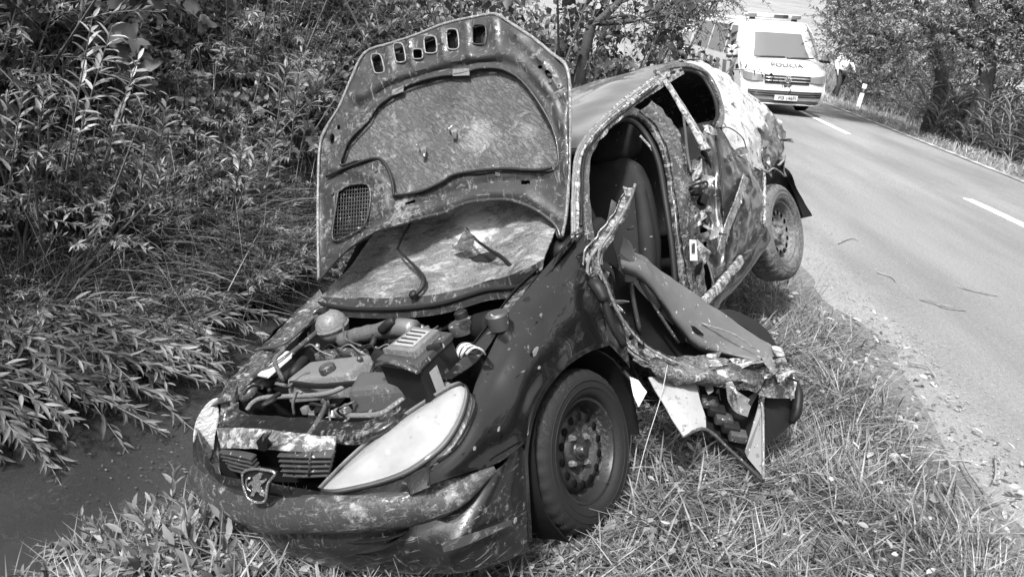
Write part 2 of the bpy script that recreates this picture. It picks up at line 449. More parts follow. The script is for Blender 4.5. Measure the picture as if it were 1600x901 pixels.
mr = nd(nt, 'ShaderNodeMapRange'); mr.inputs['From Min'].default_value = 2.0; mr.inputs['From Max'].default_value = 3.1; nt.links.new(lat.outputs[0], mr.inputs['Value'])
edge = mixc(nt, 1.0, mr.outputs[0], noise_tex(nt, tc, 3.0, 6, 0.7), 'ADD')
ef = ramp(nt, edge, [(0.35, 1.0), (0.95, 0.0)])
dust = ramp(nt, noise_tex(nt, tc, 60, 5, 0.75), [(0.3, 0.14), (0.7, 0.25)])
c = mixc(nt, ef, c, dust)
v = nd(nt, 'ShaderNodeTexVoronoi', feature='DISTANCE_TO_EDGE'); v.inputs['Scale'].default_value = 0.9
nt.links.new(mixc(nt, 0.35, tc, nd(nt, 'ShaderNodeTexNoise').outputs['Color']), v.inputs['Vector'])
nt.links.new(c, b.inputs['Base Color'])
bp = nd(nt, 'ShaderNodeBump'); bp.inputs['Distance'].default_value = 0.006; nt.links.new(a1, bp.inputs['Height']); nt.links.new(bp.outputs[0], b.inputs['Normal'])
M_ASPH = m
yy = np.concatenate([np.arange(-8, 14, 0.12), np.arange(14, 62, 1.0)])
ss = np.linspace(0, 1, 30)
RV = []
for y in yy:
    e0 = 2.02 + 0.13 * vnoise(np.array([3.0]), np.array([y]), 0.9, 8)[0] + 0.08 * vnoise(np.array([9.0]), np.array([y]), 4.0, 9)[0]
    e1 = 7.22 + 0.05 * vnoise(np.array([5.0]), np.array([y]), 1.3, 12)[0]
    for t in ss:
        s_ = e0 + (e1 - e0) * t
        edge_d = min(s_ - e0, e1 - s_)
        RV.append((s_ + ROAD_K * y, y, float(road_drop(np.array(y))) - 0.07 * (1 - min(1, edge_d / 0.40)) ** 2))
road = mobj('road', RV, grid_faces(len(yy), 30), M_ASPH)
tag(road, kind='structure')

M_LINE = material('road paint', 0.75, 0.7, mud=(0.62, 14, 0.3), bump=(0.002, 150))
def line_on_road(name, s0, s1, w, lab=None):
    n = 14; V = []; 
    for y in np.linspace(s0[1], s1[1], n):
        x = np.interp(y, sorted([s0[1], s1[1]]), [p for _, p in sorted([(s0[1], s0[0]), (s1[1], s1[0])])])
        z = float(road_drop(np.array(y))) + 0.005
        jw = w * (1 + 0.08 * random.uniform(-1, 1))
        V += [(x - jw / 2, y, z), (x + jw / 2, y, z)]
    return mobj(name, V, [(2 * i, 2 * i + 1, 2 * i + 3, 2 * i + 2) for i in range(n - 1)], M_LINE, road)
p = atz(1325, 210, -0.07); line_on_road('dash_line', (p[0], p[1]), (p[0] + 0.17, p[1] + 4.0), 0.13)
p = atz(1511, 311, -0.01); q = atz(1640, 372, 0.0); line_on_road('dash_line', (p[0], p[1]), (q[0], q[1]), 0.13)
M_EDGE = material('faded road paint', 0.36, 0.8, mud=(0.47, 5, 0.24), bump=(0.002, 150))
_ml = M_LINE; M_LINE = M_EDGE
line_on_road('edge_line', (7.04 + ROAD_K * 6, 6.0), (7.04 + ROAD_K * 40, 40.0), 0.11)
M_LINE = _ml
M_STAIN = material('oil stain', 0.07, 0.8, mud=(0.47, 40, 0.40), bump=(0.003, 120))
for (cx, cy, a, bb, sd) in ((1472, 477, 0.13, 0.07, 1), (1526, 456, 0.13, 0.03, 5)):
    c0 = atz(cx, cy, 0.0); V = [(c0[0], c0[1], 0.0045)]
    for k in range(26):
        t = k / 26 * 2 * math.pi; rr = 1 + 0.55 * noise.noise(Vector((math.cos(t) * 1.7 + sd * 7, math.sin(t) * 1.7, sd)))
        V.append((c0[0] + a * rr * math.cos(t) * 0.9 - 0.3 * bb * rr * math.sin(t), c0[1] + bb * rr * math.sin(t) - a * 0.35 * rr * math.cos(t), 0.0045))
    mobj('oil_stain', V, [(0, 1 + k, 1 + (k + 1) % 26) for k in range(26)], M_STAIN, road)

# water in the ditch
m = bpy.data.materials.new('muddy water'); m.use_nodes = True; nt = m.node_tree
b = nt.nodes['Principled BSDF']; b.inputs['Base Color'].default_value = g(0.028); b.inputs['Roughness'].default_value = 0.02; b.inputs['IOR'].default_value = 1.40; b.inputs['Specular IOR Level'].default_value = 0.9
tc = nd(nt, 'ShaderNodeTexCoord').outputs['Object']
bp = nd(nt, 'ShaderNodeBump'); bp.inputs['Distance'].default_value = 0.004; bp.inputs['Strength'].default_value = 0.35
nt.links.new(noise_tex(nt, tc, 5, 3, 0.5), bp.inputs['Height']); nt.links.new(bp.outputs[0], b.inputs['Normal'])
water = mobj('water', [(-9, 0.5, -0.74), (0.4, 0.5, -0.74), (1.5, 16, -0.80), (-9, 16, -0.80)], [(0, 1, 2, 3)], m)
tag(water, kind='structure')

# ------------------------------------------------------------------ the wrecked car
MUD = 0.34
P_PAINT = material('black car paint', 0.005, 0.25, coat=1.0, mud=(0.645, 5.0, MUD), streak=(0.70, (4, 16, 30), 0.2), bump=(0.0004, 11), spec=0.25, dirt_bump=0.12)
P_PAINTM = material('black paint caked with mud', 0.008, 0.35, coat=0.75, spec=0.2, mud=(0.60, 6.0, MUD), streak=[(0.64, (5, 5, 34), 0.30), (0.66, (30, 12, 6), 0.35)], bump=(0.0015, 14), dirt_bump=0.2)
P_SCRAPE = material('scraped dented paint', 0.018, 0.3, coat=0.8, streak=[(0.57, (7, 14, 30), 0.34), (0.63, (50, 14, 14), 0.5)], mud=(0.57, 14, MUD), bump=(0.004, 28), dirt_bump=0.2)
P_BRIGHT = material('bright scraped metal', 0.08, 0.32, coat=0.4, streak=[(0.50, (8, 22, 10), 0.55), (0.6, (30, 9, 22), 0.75), (0.60, (16, 16, 30), 0.02)], bump=(0.003, 34), dirt_bump=0.2)
P_INNER = material('bonnet underside', 0.022, 0.42, coat=0.12, spec=.35,  streak=[(0.62, (20, 20, 2.5), 0.26), (0.64, (7, 7, 20), 0.30)], mud=(0.60, 5.0, 0.36), bump=(0.0012, 40), dirt_bump=0.15)
def _hb(x, y, off=0.0): return SP(x, y, np.array([.62, .459, .938]) + np.array([.1537, -.8607, .4854]) * off, (.1537, -.8607, .4854))
P_LINER = material('muddy lining with painted shade', 0.050, 0.55, streak=[(0.52, (30, 30, 5), 0.13, (0, .7, 0))], blot=[(_hb(745, 215), .20, .17, .8), (_hb(640, 215), .13, .12, .6), (_hb(820, 205), .10, .15, .7), (_hb(700, 150), .16, .030, .7), (_hb(835, 250), .08, .13, .7), (_hb(600, 230), .08, .035, .7)], mud=(0.60, 5.0, 0.44), bump=(0.006, 45), dirt_bump=0.3, var=0.25)  # dark blot near the top puts shade into the muddy lining's colour
P_FLANGE = material('pale rubbed edge', 0.13, 0.4, streak=(0.55, (14, 14, 14), 0.42), bump=(0.001, 60))
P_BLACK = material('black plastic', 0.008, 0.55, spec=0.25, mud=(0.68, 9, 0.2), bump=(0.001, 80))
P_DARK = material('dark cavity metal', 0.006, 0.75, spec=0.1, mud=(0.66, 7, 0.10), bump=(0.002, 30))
P_STRIP = material('grey bumper strip', 0.030, 0.36, spec=0.45, streak=[(0.60, (7, 7, 30), 0.30), (0.62, (36, 36, 5), 0.16)], blot=[(SY(560, 800, -.81), .06, .26, .8), (SY(500, 800, -.86), .05, .26, .7), (SX(745, 742, .79), .05, .22, .7), (SX(705, 775, .76), .05, .24, .7), (SY(350, 790, -.74), .12, .07, .7)], mud=(0.60, 8.5, 0.40), bump=(0.0015, 30), dirt_bump=0.25)
P_LENS = material('headlight lens', 0.25, 0.12, coat=0.6, alpha=0.74, streak=(0.70, (30, 30, 60), 0.45), bump=(0.0006, 60), var=.12)
P_SILVER = material('chrome', 0.55, 0.25, metal=0.9, mud=(0.60, 20, 0.2), bump=(0.0004, 60))
P_GLASS = material('shattered muddy windscreen', 0.10, 0.25, coat=0.5, streak=[(0.53, (3, 12, 16), 0.34), (0.58, (2, 8, 9), 0.08)], mud=(0.58, 7.5, 0.10), crack=(75, 0.22), blot=[(SP(740, 345, (0, .3, .865), (0, -.55, .83)), .30, .33, .9), (SP(560, 440, (0, .3, .865), (0, -.55, .83)), .26, .03, .9), (SP(650, 452, (0, .3, .865), (0, -.55, .83)), .16, .04, .85), (SP(700, 385, (0, .3, .865), (0, -.55, .83)), .07, .08, .6), (SP(845, 370, (0, .3, .865), (0, -.55, .83)), .08, .09, .6)], bump=(0.004, 70), dirt_bump=0.25)  # blots: paler in the upper middle, darker along the bottom
P_TYRE = material('tyre rubber', 0.010, 0.75, spec=0.2, mud=(0.60, 12, 0.10), bump=(0.0015, 90))
P_TYREM = material('muddy tyre rubber', 0.03, 0.8, mud=(0.47, 10, 0.22), bump=(0.002, 90))
P_RIM = material('painted steel rim', 0.014, 0.35, spec=0.4, mud=(0.585, 9, 0.17), bump=(0.001, 40))
P_RIMM = material('muddy steel rim', 0.06, 0.5, spec=0.5, mud=(0.50, 9, 0.30), bump=(0.001, 40))
P_FABRIC = material('black seat cloth', 0.011, 0.8, spec=0.25, speck=(0.73, 26, 0.3), bump=(0.0015, 160), var=0.3)
P_TRIM = material('grey door trim', 0.075, 0.55, streak=(0.66, (16, 5, 16), 0.3), mud=(0.66, 10, 0.4), speck=(0.70, 45, 0.5), bump=(0.001, 130))
P_GREYPL = material('grey engine plastic', 0.10, 0.5, mud=(0.55, 12, 0.36), bump=(0.001, 60))
P_MIDPL = material('mid grey plastic', 0.032, 0.45, mud=(0.60, 14, 0.30), speck=(0.68, 60, 0.5), bump=(0.001, 60))
P_WHITEPL = material('white plastic', 0.4, 0.45, mud=(0.60, 12, 0.3), bump=(0.001, 60))
P_ALU = material('cast aluminium', 0.16, 0.45, metal=0.6, mud=(0.55, 16, 0.2), bump=(0.002, 50))
P_SHEET = material('pale bare sheet', 0.24, 0.45, mud=(0.60, 9, 0.22), streak=(0.66, (12, 12, 12), 0.2), bump=(0.002, 20))
P_RUBBER = material('black rubber', 0.008, 0.6, spec=0.25, mud=(0.66, 18, 0.2), bump=(0.0008, 80))
P_STICK = material('white label', 0.5, 0.6)
P_INK = material('black ink', 0.02, 0.6)
P_FOAM = material('torn foam and crumpled trim', 0.10, 0.6, mud=(0.52, 14, 0.04), streak=[(0.54, (12, 12, 20), 0.5)], bump=(0.008, 60), dirt_bump=0.6)

car = empty('wrecked_car')
car.matrix_world = Matrix(((*CAR_R[0], CAR_T[0]), (*CAR_R[1], CAR_T[1]), (*CAR_R[2], CAR_T[2]), (0, 0, 0, 1)))
tag(car, 'wrecked muddy black hatchback with raised bonnet tilted into the ditch', 'car')
def w2c(p): return CAR_R.T @ (np.asarray(p, float) - CAR_T)
def AC(px, py, Y): return w2c(at(px, py, Y))
def lerp(a, b, t): return np.asarray(a, float) * (1 - t) + np.asarray(b, float) * t

# ---- front wing (fender)
A = [(670, 728), (712, 682), (735, 622), (752, 572), (800, 482), (840, 432), (880, 388), (914, 362)]
D = [(670, 757), (730, 738), (780, 722), (819, 692), (838, 632), (872, 580), (915, 548), (950, 532)]
xa = [.70, .705, .69, .665, .665, .67, .685, .715]; xd = [.745, .77, .785, .80, .80, .80, .80, .80]
xb = [.725, .75, .755, .75, .75, .75, .752, .76]; xc = [.738, .768, .784, .793, .797, .797, .795, .79]
rows = [[SX(*a, x) for a, x in zip(A, xa)],
        [SX(*lerp(a, d, .30), x) for a, d, x in zip(A, D, xb)],
        [SX(*lerp(a, d, .66), x) for a, d, x in zip(A, D, xc)],
        [SX(*d, x) for d, x in zip(D, xd)]]
fender = patch('fender', rows, P_PAINT, car, 56, 22, 0.004, [(0.010, 5), (0.005, 11)], out=(1, 0, 0.3), seed=4.0)
tube('panel_seam', [SX(668, 726, .722), SX(669, 742, .742), SX(669, 758, .748)], .0028, P_RUBBER, fender, 6, 5)
tube('panel_seam', [SX(778, 722, .798), SX(798, 708, .806), SX(818, 691, .809)], .0028, P_RUBBER, fender, 8, 5)
# torn upturned rear corner of the wing
patch('torn_corner', [[SX(862, 420, .700), SX(890, 385, .715), SX(914, 360, .72)], [SX(852, 432, .690), SX(868, 404, .70), SX(893, 372, .72)], [SX(850, 430, .655), SX(870, 396, .66), SX(900, 365, .68)]], P_PAINT, fender, 12, 8, 0.004, [(0.006, 14)])
# lower rear part of the wing, behind the wheel opening
patch('rear_edge', [[SX(914, 372, .76), SX(928, 430, .79), SX(945, 500, .80), SX(950, 534, .80)], [SX(940, 400, .74), SX(958, 450, .77), SX(975, 520, .78), SX(985, 575, .79)]], P_PAINTM, fender, 16, 8, 0.004, [(0.012, 9)], out=(1, 0, 0))
# wheel opening lip
ribbon('arch_lip', [SX(828, 845, .795), SX(823, 760, .80), SX(822, 700, .80), SX(838, 632, .80), SX(872, 580, .80), SX(915, 548, .80), SX(950, 536, .80)], rect(0.016, 0.008), P_PAINT, fender, 30, up=(1, 0, 0))

# wheel arch liner: black half barrel
WF = SX(913, 703, .765); WR = SX(1221, 362, .765)
def liner(c, r, a0, a1, x0, x1, n=26):
    rws = []
    for x in np.linspace(x0, x1, 5):
        rws.append([(x, c[1] - r * math.cos(t), c[2] + r * math.sin(t)) for t in np.linspace(math.radians(a0), math.radians(a1), 12)])
    return rws
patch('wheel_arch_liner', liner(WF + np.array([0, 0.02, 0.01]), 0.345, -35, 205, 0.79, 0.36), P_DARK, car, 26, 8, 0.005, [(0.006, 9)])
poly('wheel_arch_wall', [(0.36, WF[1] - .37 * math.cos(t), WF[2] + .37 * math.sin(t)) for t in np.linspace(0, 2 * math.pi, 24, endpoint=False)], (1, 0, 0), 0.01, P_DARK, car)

# ---- wheels
def wheel(c, axis, m_t, m_r, name='wheel', seed=0):
    axis = np.asarray(axis, float) / np.linalg.norm(axis); up = np.array([0, 0.2, 1.0])
    c = np.asarray(c) - axis * 0.055                              # c is the middle of the rim face
    rim = lathe(name, [(-.06, .184), (.058, .190), (.068, .186), (.066, .176), (.052, .170), (.03, .166), (.012, .160), (.002, .152), (.004, .146), (.022, .140), (.036, .128), (.040, .112), (.030, .098), (.018, .088), (.016, .070), (.030, .060), (.034, .048), (.034, .034)], c, axis, up, m_r, car, 48)
    # tyre: sidewall and tread with sipes cut as real grooves
    V, Fc = lathe_vf([(.060, .186), (.078, .190), (.086, .205), (.090, .232), (.086, .258), (.072, .278), (.055, .286), (.030, .290), (.0, .291), (-.03, .290), (-.055, .286), (-.075, .276), (-.09, .25), (-.088, .21), (-.07, .186)], c, axis, up, 144)
    n = 144
    for i in range(5, 11):
        for j in range(n):
            k = (j + (2 if i > 8 else 0)) % 4
            if k in (0,) or i == 8:
                v = V[i * n + j]; r = v - c; r = r - axis * (r @ axis); V[i * n + j] = v - r / np.linalg.norm(r) * 0.006
    tyre = mobj('tyre', V, Fc, m_t, rim)
    for rr in (0.222, 0.246):
        vv, ff = lathe_vf([(.0885, rr - .002), (.092, rr), (.0885, rr + .002)], c, axis, up, 64)
        mobj('sidewall_rib', vv, ff, m_t, tyre)
    u = up - axis * (up @ axis); u /= np.linalg.norm(u); w = np.cross(axis, u)
    M_ = material('rim hole shadow', .004, .9, spec=.05)
    for k in range(14):                                           # flat black discs painted as the shade in vent holes
        t = 2 * math.pi * (k + .5) / 14; hc = c + axis * 0.040 + 0.119 * (math.cos(t) * u + math.sin(t) * w)
        vv, ff = lathe_vf([(.0008, .0150), (.0020, .0146), (.0020, .0005)], hc, axis, u, 16)
        mobj('vent_shade_disc', vv, ff, M_, rim)
    hub = lathe('hub', [(.034, .036), (.040, .033), (.042, .026), (.052, .022), (.060, .018), (.062, .010), (.062, .0005)], c, axis, up, m_r, rim, 20)
    for k in range(4):
        t = 2 * math.pi * k / 4 + .5; hc = c + axis * 0.024 + 0.062 * (math.cos(t) * u + math.sin(t) * w)
        lathe('wheel_bolt', [(0, .013), (.012, .013), (.018, .010), (.024, .008), (.024, .0005)], hc, axis, u, P_ALU if seed == 0 else m_r, rim, 6)
    lathe('brake_drum', [(.0, .001), (.0, .12), (-.05, .12), (-.05, .001)], c - axis * .03, axis, up, P_DARK, rim, 24)
    return rim
wheel(WF, (1, -0.01, -0.0), P_TYRE, P_RIM)
wheel(WR, (1, -0.06, 0.02), P_TYREM, P_RIMM, seed=1)
# far-side front wheel, sunk in the ditch
wheel((-0.78, 0.02, 0.29), (-1, 0, 0), P_TYREM, P_RIMM, seed=1)

# ---- front bumper
st = [SX(301, 728, -.76), SY(330, 752, -.70), SY(372, 776, -.80), SY(422, 782, -.84), SY(494, 783, -.83), SY(565, 782, -.775), SY(636, 771, -.70), SX(707, 750, .735), SX(772, 728, .80)]
sb = [SX(306, 768, -.76), SY(338, 794, -.70), SY(368, 812, -.80), SY(420, 830, -.85), SY(500, 835, -.84), SY(572, 833, -.78), SY(645, 822, -.70), SX(716, 796, .745), SX(776, 738, .80)]
def bulge(a, b, k):
    out = []
    for p, q in zip(a, b):
        mid = (p + q) / 2; o = mid - np.array([0, 0.1, mid[2]]); o[2] = 0; o /= np.linalg.norm(o)
        out.append(o * k)
    return out
bo = bulge(st, sb, 0.032); bo[-1] = bo[-1] * .2; bo[-2] = bo[-2] * .8
rows = [[p - o * 0.9 for p, o in zip(st, bo)], st, [lerp(p, q, .3) + o * .8 for p, q, o in zip(st, sb, bo)], [lerp(p, q, .7) + o * .8 for p, q, o in zip(st, sb, bo)], sb, [q - o * 0.9 for q, o in zip(sb, bo)]]
bumper = patch('bumper_strip', rows, P_STRIP, car, 90, 20, 0.006, [(0.006, 6), (0.004, 16)], out=(0.3, -1, 0), seed=2.0)
# lower valance
lo = [SX(340, 812, -.60), SY(362, 838, -.62), SY(395, 852, -.70), SY(450, 872, -.78), SY(530, 888, -.80), SY(600, 893, -.74), SY(665, 893, -.68), SX(735, 885, .735), SX(826, 850, .795)]
mid = [lerp(q, l, .45) + o * .55 for q, l, o in zip(sb, lo, bo)]
mid[-1] = SX(822, 730, .80); sbl = [q.copy() for q in sb]; sbl[-1] = SX(816, 692, .80); sbl[-2] = SX(776, 737, .788)
valance = patch('lower_valance', [[q - o * .5 for q, o in zip(sbl, bo)], mid, lo, [l + np.array([0, 0.06, -0.05]) for l in lo]], P_PAINTM, car, 70, 22, 0.005, [(0.005, 6)], out=(0.3, -1, 0), seed=8.0)
# lower air intake opening
il = [SY(478, 838, -.80), SY(540, 842, -.80), SY(600, 838, -.755), SY(632, 830, -.725)]; ih = [SY(486, 856, -.80), SY(545, 862, -.80), SY(600, 856, -.76), SY(628, 840, -.735)]
patch('air_intake', [[p - np.array([0, .012, 0]) for p in il], [lerp(a, b_, .5) + np.array([0, .03, 0]) for a, b_ in zip(il, ih)], [p - np.array([0, .012, 0]) for p in ih]], P_DARK, valance, 20, 7, 0.004)
# side reflector band on the valance (pale scuffed)
patch('scuffed_strake', [[SX(690, 848, .757), SX(740, 832, .783), SX(798, 812, .806)], [SX(694, 862, .757), SX(742, 846, .785), SX(800, 818, .806)]], P_STRIP, valance, 18, 6, 0.004, [(0.003, 20)], out=(1, 0, 0))
# upper bumper skin, between strip and lamps
ut = [SX(306, 668, -.755), SY(322, 715, -.70), SY(348, 742, -.74), SY(415, 752, -.80), SY(500, 768, -.77), SY(545, 770, -.735), SY(610, 755, -.69), SX(640, 744, .655), SX(672, 726, .715)]
ub = [s - np.array([0, -0.008, 0]) for s in st[:8]] + [SX(672, 760, .735)]
ub[7] = SX(640, 772, .685); 
upper = patch('bumper_skin', [ut, [lerp(a, c_, .5) + o * .35 for a, c_, o in zip(ut, ub, bo)], ub], P_PAINTM, car, 70, 14, 0.005, [(0.005, 9)], out=(0.2, -1, 0.2), seed=5.0)

# ---- headlight
HO = [(502, 766), (520, 747), (545, 722), (573, 697), (610, 669), (641, 647), (680, 622), (712, 604), (726, 603), (731, 618), (722, 652), (703, 686), (680, 710), (641, 737), (600, 753), (560, 763), (525, 769)]
h0 = np.array([.62, -.56, .64]); hn = np.cross(np.array([.645, -.333, .725]) - np.array([.304, -.72, .579]), np.array([.68, -.50, .635]) - np.array([.304, -.72, .579])); hn = hn / np.linalg.norm(hn)
if hn @ (_o - h0) < 0: hn = -hn
ring = [SP(x, y, np.array([.645, -.333, .725]) + hn * .045, hn) for x, y in HO]
def dome(name, ring, n, h, mat, parent, rings=7, sh=(0, 0, 0)):
    ring = np.array(ring); ring = cr(np.vstack([ring, ring[:1]]), 64)[:-1]; c = ring.mean(0); V = []; k = len(ring)
    for i in range(rings):
        t = i / rings; V.append(lerp(ring, c, t) + n * h * (1 - (1 - t) ** 2.2) ** .8)
    V = list(np.vstack(V)) + [c + n * h]
    Fc = [(i * k + j, i * k + (j + 1) % k, (i + 1) * k + (j + 1) % k, (i + 1) * k + j) for i in range(rings - 1) for j in range(k)]
    Fc += [((rings - 1) * k + j, (rings - 1) * k + (j + 1) % k, rings * k) for j in range(k)]
    V += list(ring - n * 0.05); o0 = rings * k + 1
    Fc += [(j, (j + 1) % k, o0 + (j + 1) % k, o0 + j) for j in range(k)]
    return mobj(name, V, Fc, mat, parent)
headlight = dome('headlight', ring, hn, 0.035, P_LENS, car)
tube('lamp_gasket', list(ring) + [ring[0]], 0.0058, P_RUBBER, headlight, 110, 6)
rin = [p - hn * .03 for p in ring]
dome('reflector', rin, -hn, .02, material('lamp reflector', .34, .25, metal=.5, var=.2), headlight)
for (x, y, r_) in ((665, 668, .055), (610, 708, .045)):
    lathe('reflector_bowl', [(.016, r_), (.020, r_ * .96), (.0, r_ * .7), (-.012, r_ * .35), (-.012, .001)], SP(x, y, np.array([.645, -.333, .725]) + hn * .025, hn), hn, (0, 0, 1), material('chrome bowl', .45, .15, metal=.9), headlight, 24)
# muddy lamp on the far corner
ringR = [SX(x, y, v) for x, y, v in ((310, 700, -.735), (303, 690, -.75), (308, 655, -.765), (322, 632, -.765), (338, 622, -.755), (345, 640, -.73), (336, 680, -.70), (332, 715, -.68), (322, 724, -.69))]
hr = dome('headlight', ringR, np.array([-.45, -.8, .3]), 0.03, material('lamp caked in pale mud', 0.26, 0.5, streak=(0.5, (6, 6, 30), 0.55), mud=(0.58, 14, 0.2), bump=(0.004, 25)), car)
tag(hr, 'headlight thickly smeared with pale mud')

# ---- grille, slam panel, emblem
patch('slam_panel', [[SY(372, 628, -.50), SY(382, 645, -.53), SY(470, 652, -.56), SY(560, 658, -.56), SY(606, 642, -.52), SX(655, 606, .50), SX(700, 575, .60)],
                     [SY(352, 640, -.56), SY(365, 662, -.59), SY(460, 668, -.61), SY(560, 674, -.61), SY(612, 664, -.56), SX(660, 625, .54), SX(706, 592, .62)],
                     [SY(340, 660, -.60), SY(352, 676, -.63), SY(450, 684, -.65), SY(540, 694, -.64), SY(590, 688, -.58), SX(650, 648, .53), SX(712, 606, .64)]], P_PAINTM, car, 60, 14, 0.006, [(0.007, 14)], out=(0, -.4, 1), seed=12.)
gr_t = [SY(340, 668, -.655), SY(380, 668, -.67), SY(430, 672, -.685), SY(480, 678, -.68), SY(527, 682, -.66)]
gr_m = [SY(345, 700, -.70), SY(385, 700, -.735), SY(430, 702, -.745), SY(480, 706, -.735), SY(521, 706, -.70)]
gp = patch('grille_panel', [gr_t, gr_m], material('grille plastic smeared with mud', 0.05, 0.4, streak=[(0.50, (9, 16, 12), 0.40)], mud=(0.58, 9, 0.4), bump=(0.003, 40)), car, 36, 12, 0.006, [(0.008, 16)], out=(0, -1, .5), seed=3.)
poly('torn_hole_shade', [SY(x, y, -.745) for x, y in ((400, 690), (410, 678), (422, 672), (418, 684), (425, 694), (414, 705), (404, 703))], (0, -1, .3), 0.002, P_DARK, gp)  # dark plate on the panel stands for the shade inside a tear
tube('torn_flap', [SY(412, 690, -.76), SY(416, 680, -.775), SY(424, 673, -.77)], [.006, .010, .003], P_MIDPL, gp, 6, 5)
poly('grille_back', [SY(340, 690, -.66), SY(525, 692, -.66), SY(520, 756, -.68), SY(345, 748, -.68)], (0, -1, 0), 0.006, P_DARK, car)
for k in range(5):
    t = k / 4.
    ribbon('grille_slat', [SY(438 + 2 * k, 708 + 7.6 * k, -.735), SY(480, 709 + 7.6 * k, -.735), SY(521 - 1.5 * k, 709 + 7.2 * k, -.715)], rrect(0.030, 0.007), P_MIDPL, gp, 8, up=(0, -.35, 1))
    ribbon('grille_slat', [SY(347 + 3 * k, 704 + 5.2 * k, -.70), SY(370, 708 + 6.0 * k, -.725), SY(396 + 2 * k, 714 + 6.2 * k, -.74)], rrect(0.026, 0.007), P_MIDPL, gp, 8, up=(0, -.35, 1), dents=[(0.004, 30)])
for (x, y0, y1) in ((462, 706, 742), (485, 706, 743)): tube('grille_upright', [SY(x, y0, -.742), SY(x - 2, y1, -.745)], .004, P_MIDPL, gp, 4, 6)
# emblem: shield with a rampant lion
ep = lambda x, y, d=0.0: SY(x, y, -.868 - d)
_es = lambda L: [(404 + (x - 404) * .88, 759 + (y - 759) * .90) for x, y in L]
sh = _es([(375, 737), (384, 731), (400, 729), (417, 731), (433, 737), (421, 755), (416, 783), (402, 787), (385, 779), (377, 757)])
emb = poly('emblem', [ep(*q) for q in sh], (0, -1, .1), 0.014, P_BLACK, car, bev=0.003)
tube('emblem_frame', [ep(*q, .004) for q in sh] + [ep(*sh[0], .004)], 0.0042, P_SILVER, emb, 60, 6)
lion = _es([(398, 740), (404, 736), (409, 739), (408, 745), (403, 748), (409, 750), (416, 746), (417, 750), (409, 756), (406, 760), (409, 768), (414, 772), (413, 777), (407, 775), (402, 768), (397, 771), (395, 777), (389, 776), (392, 768), (393, 760), (390, 756), (386, 760), (384, 756), (389, 751), (394, 749), (393, 744)])
poly('lion', [ep(*q, .006) for q in lion], (0, -1, .1), 0.006, P_SILVER, emb, bev=0.001)
tube('lion_tail', [ep(392, 766, .004), ep(386, 762, .004), ep(385, 750, .004), ep(390, 746, .004)], [.003, .003, .004], P_SILVER, emb, 8, 5)

# ---- far-side wing seen edge on, engine bay walls
ro = [SX(499, 452, -.735), SX(470, 480, -.745), SX(430, 520, -.76), SX(390, 560, -.77), SX(355, 598, -.775), SX(325, 640, -.775)]
ri = [SX(512, 476, -.64), SX(486, 496, -.65), SX(450, 528, -.66), SX(410, 566, -.66), SX(380, 596, -.655), SX(362, 625, -.64)]
patch('fender', [[p + np.array([-.02, 0, -.16]) for p in ro], [p + np.array([-.012, 0, -.05]) for p in ro], ro, [lerp(a, c_, .5) + np.array([0, 0, .01]) for a, c_ in zip(ro, ri)], ri, [p + np.array([.015, 0, -.03]) for p in ri]], P_SCRAPE, car, 50, 20, 0.004, [(0.008, 14)], out=(-.3, 0, 1), seed=6.)
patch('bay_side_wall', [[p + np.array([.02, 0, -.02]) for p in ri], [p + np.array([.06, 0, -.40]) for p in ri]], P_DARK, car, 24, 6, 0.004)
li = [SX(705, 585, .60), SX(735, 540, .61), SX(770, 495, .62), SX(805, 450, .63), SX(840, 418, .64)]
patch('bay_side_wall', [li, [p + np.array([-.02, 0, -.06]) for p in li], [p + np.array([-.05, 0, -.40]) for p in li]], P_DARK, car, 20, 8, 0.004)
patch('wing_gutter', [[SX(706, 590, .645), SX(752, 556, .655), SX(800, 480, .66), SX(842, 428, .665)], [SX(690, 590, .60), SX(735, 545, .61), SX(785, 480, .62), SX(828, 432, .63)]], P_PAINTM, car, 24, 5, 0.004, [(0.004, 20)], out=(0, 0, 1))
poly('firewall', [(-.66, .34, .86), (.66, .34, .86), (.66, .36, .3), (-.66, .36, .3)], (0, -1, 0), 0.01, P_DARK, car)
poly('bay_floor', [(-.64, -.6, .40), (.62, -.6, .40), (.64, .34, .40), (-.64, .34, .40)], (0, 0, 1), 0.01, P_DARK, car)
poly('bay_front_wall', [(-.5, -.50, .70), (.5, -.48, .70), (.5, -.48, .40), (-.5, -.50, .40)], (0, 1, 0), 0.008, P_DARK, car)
# raised rim round the bay opening
tube('bay_seal', [SX(500, 480, -.63), SZ(455, 520, .80), SZ(405, 560, .77), SZ(376, 590, .74), SZ(364, 620, .72), SZ(366, 638, .71), SZ(386, 650, .70)], .009, P_SCRAPE, car, 26, 6)
ribbon('strut_flange', [SZ(402, 545, .80), SZ(440, 538, .81), SZ(470, 515, .82), SZ(505, 480, .84)], rrect(.028, .010), P_MIDPL, car, 16, up=(0, 0, 1), dents=[(.006, 15)])
patch('strut_pocket', [[SZ(405, 542, .80), SZ(440, 505, .83), SZ(490, 480, .86)], [SZ(425, 532, .70), SZ(455, 515, .70), SZ(485, 495, .72)], [SZ(412, 545, .79), SZ(462, 522, .80), SZ(500, 488, .83)]], P_DARK, car, 16, 10, 0.004, [(0.006, 20)])

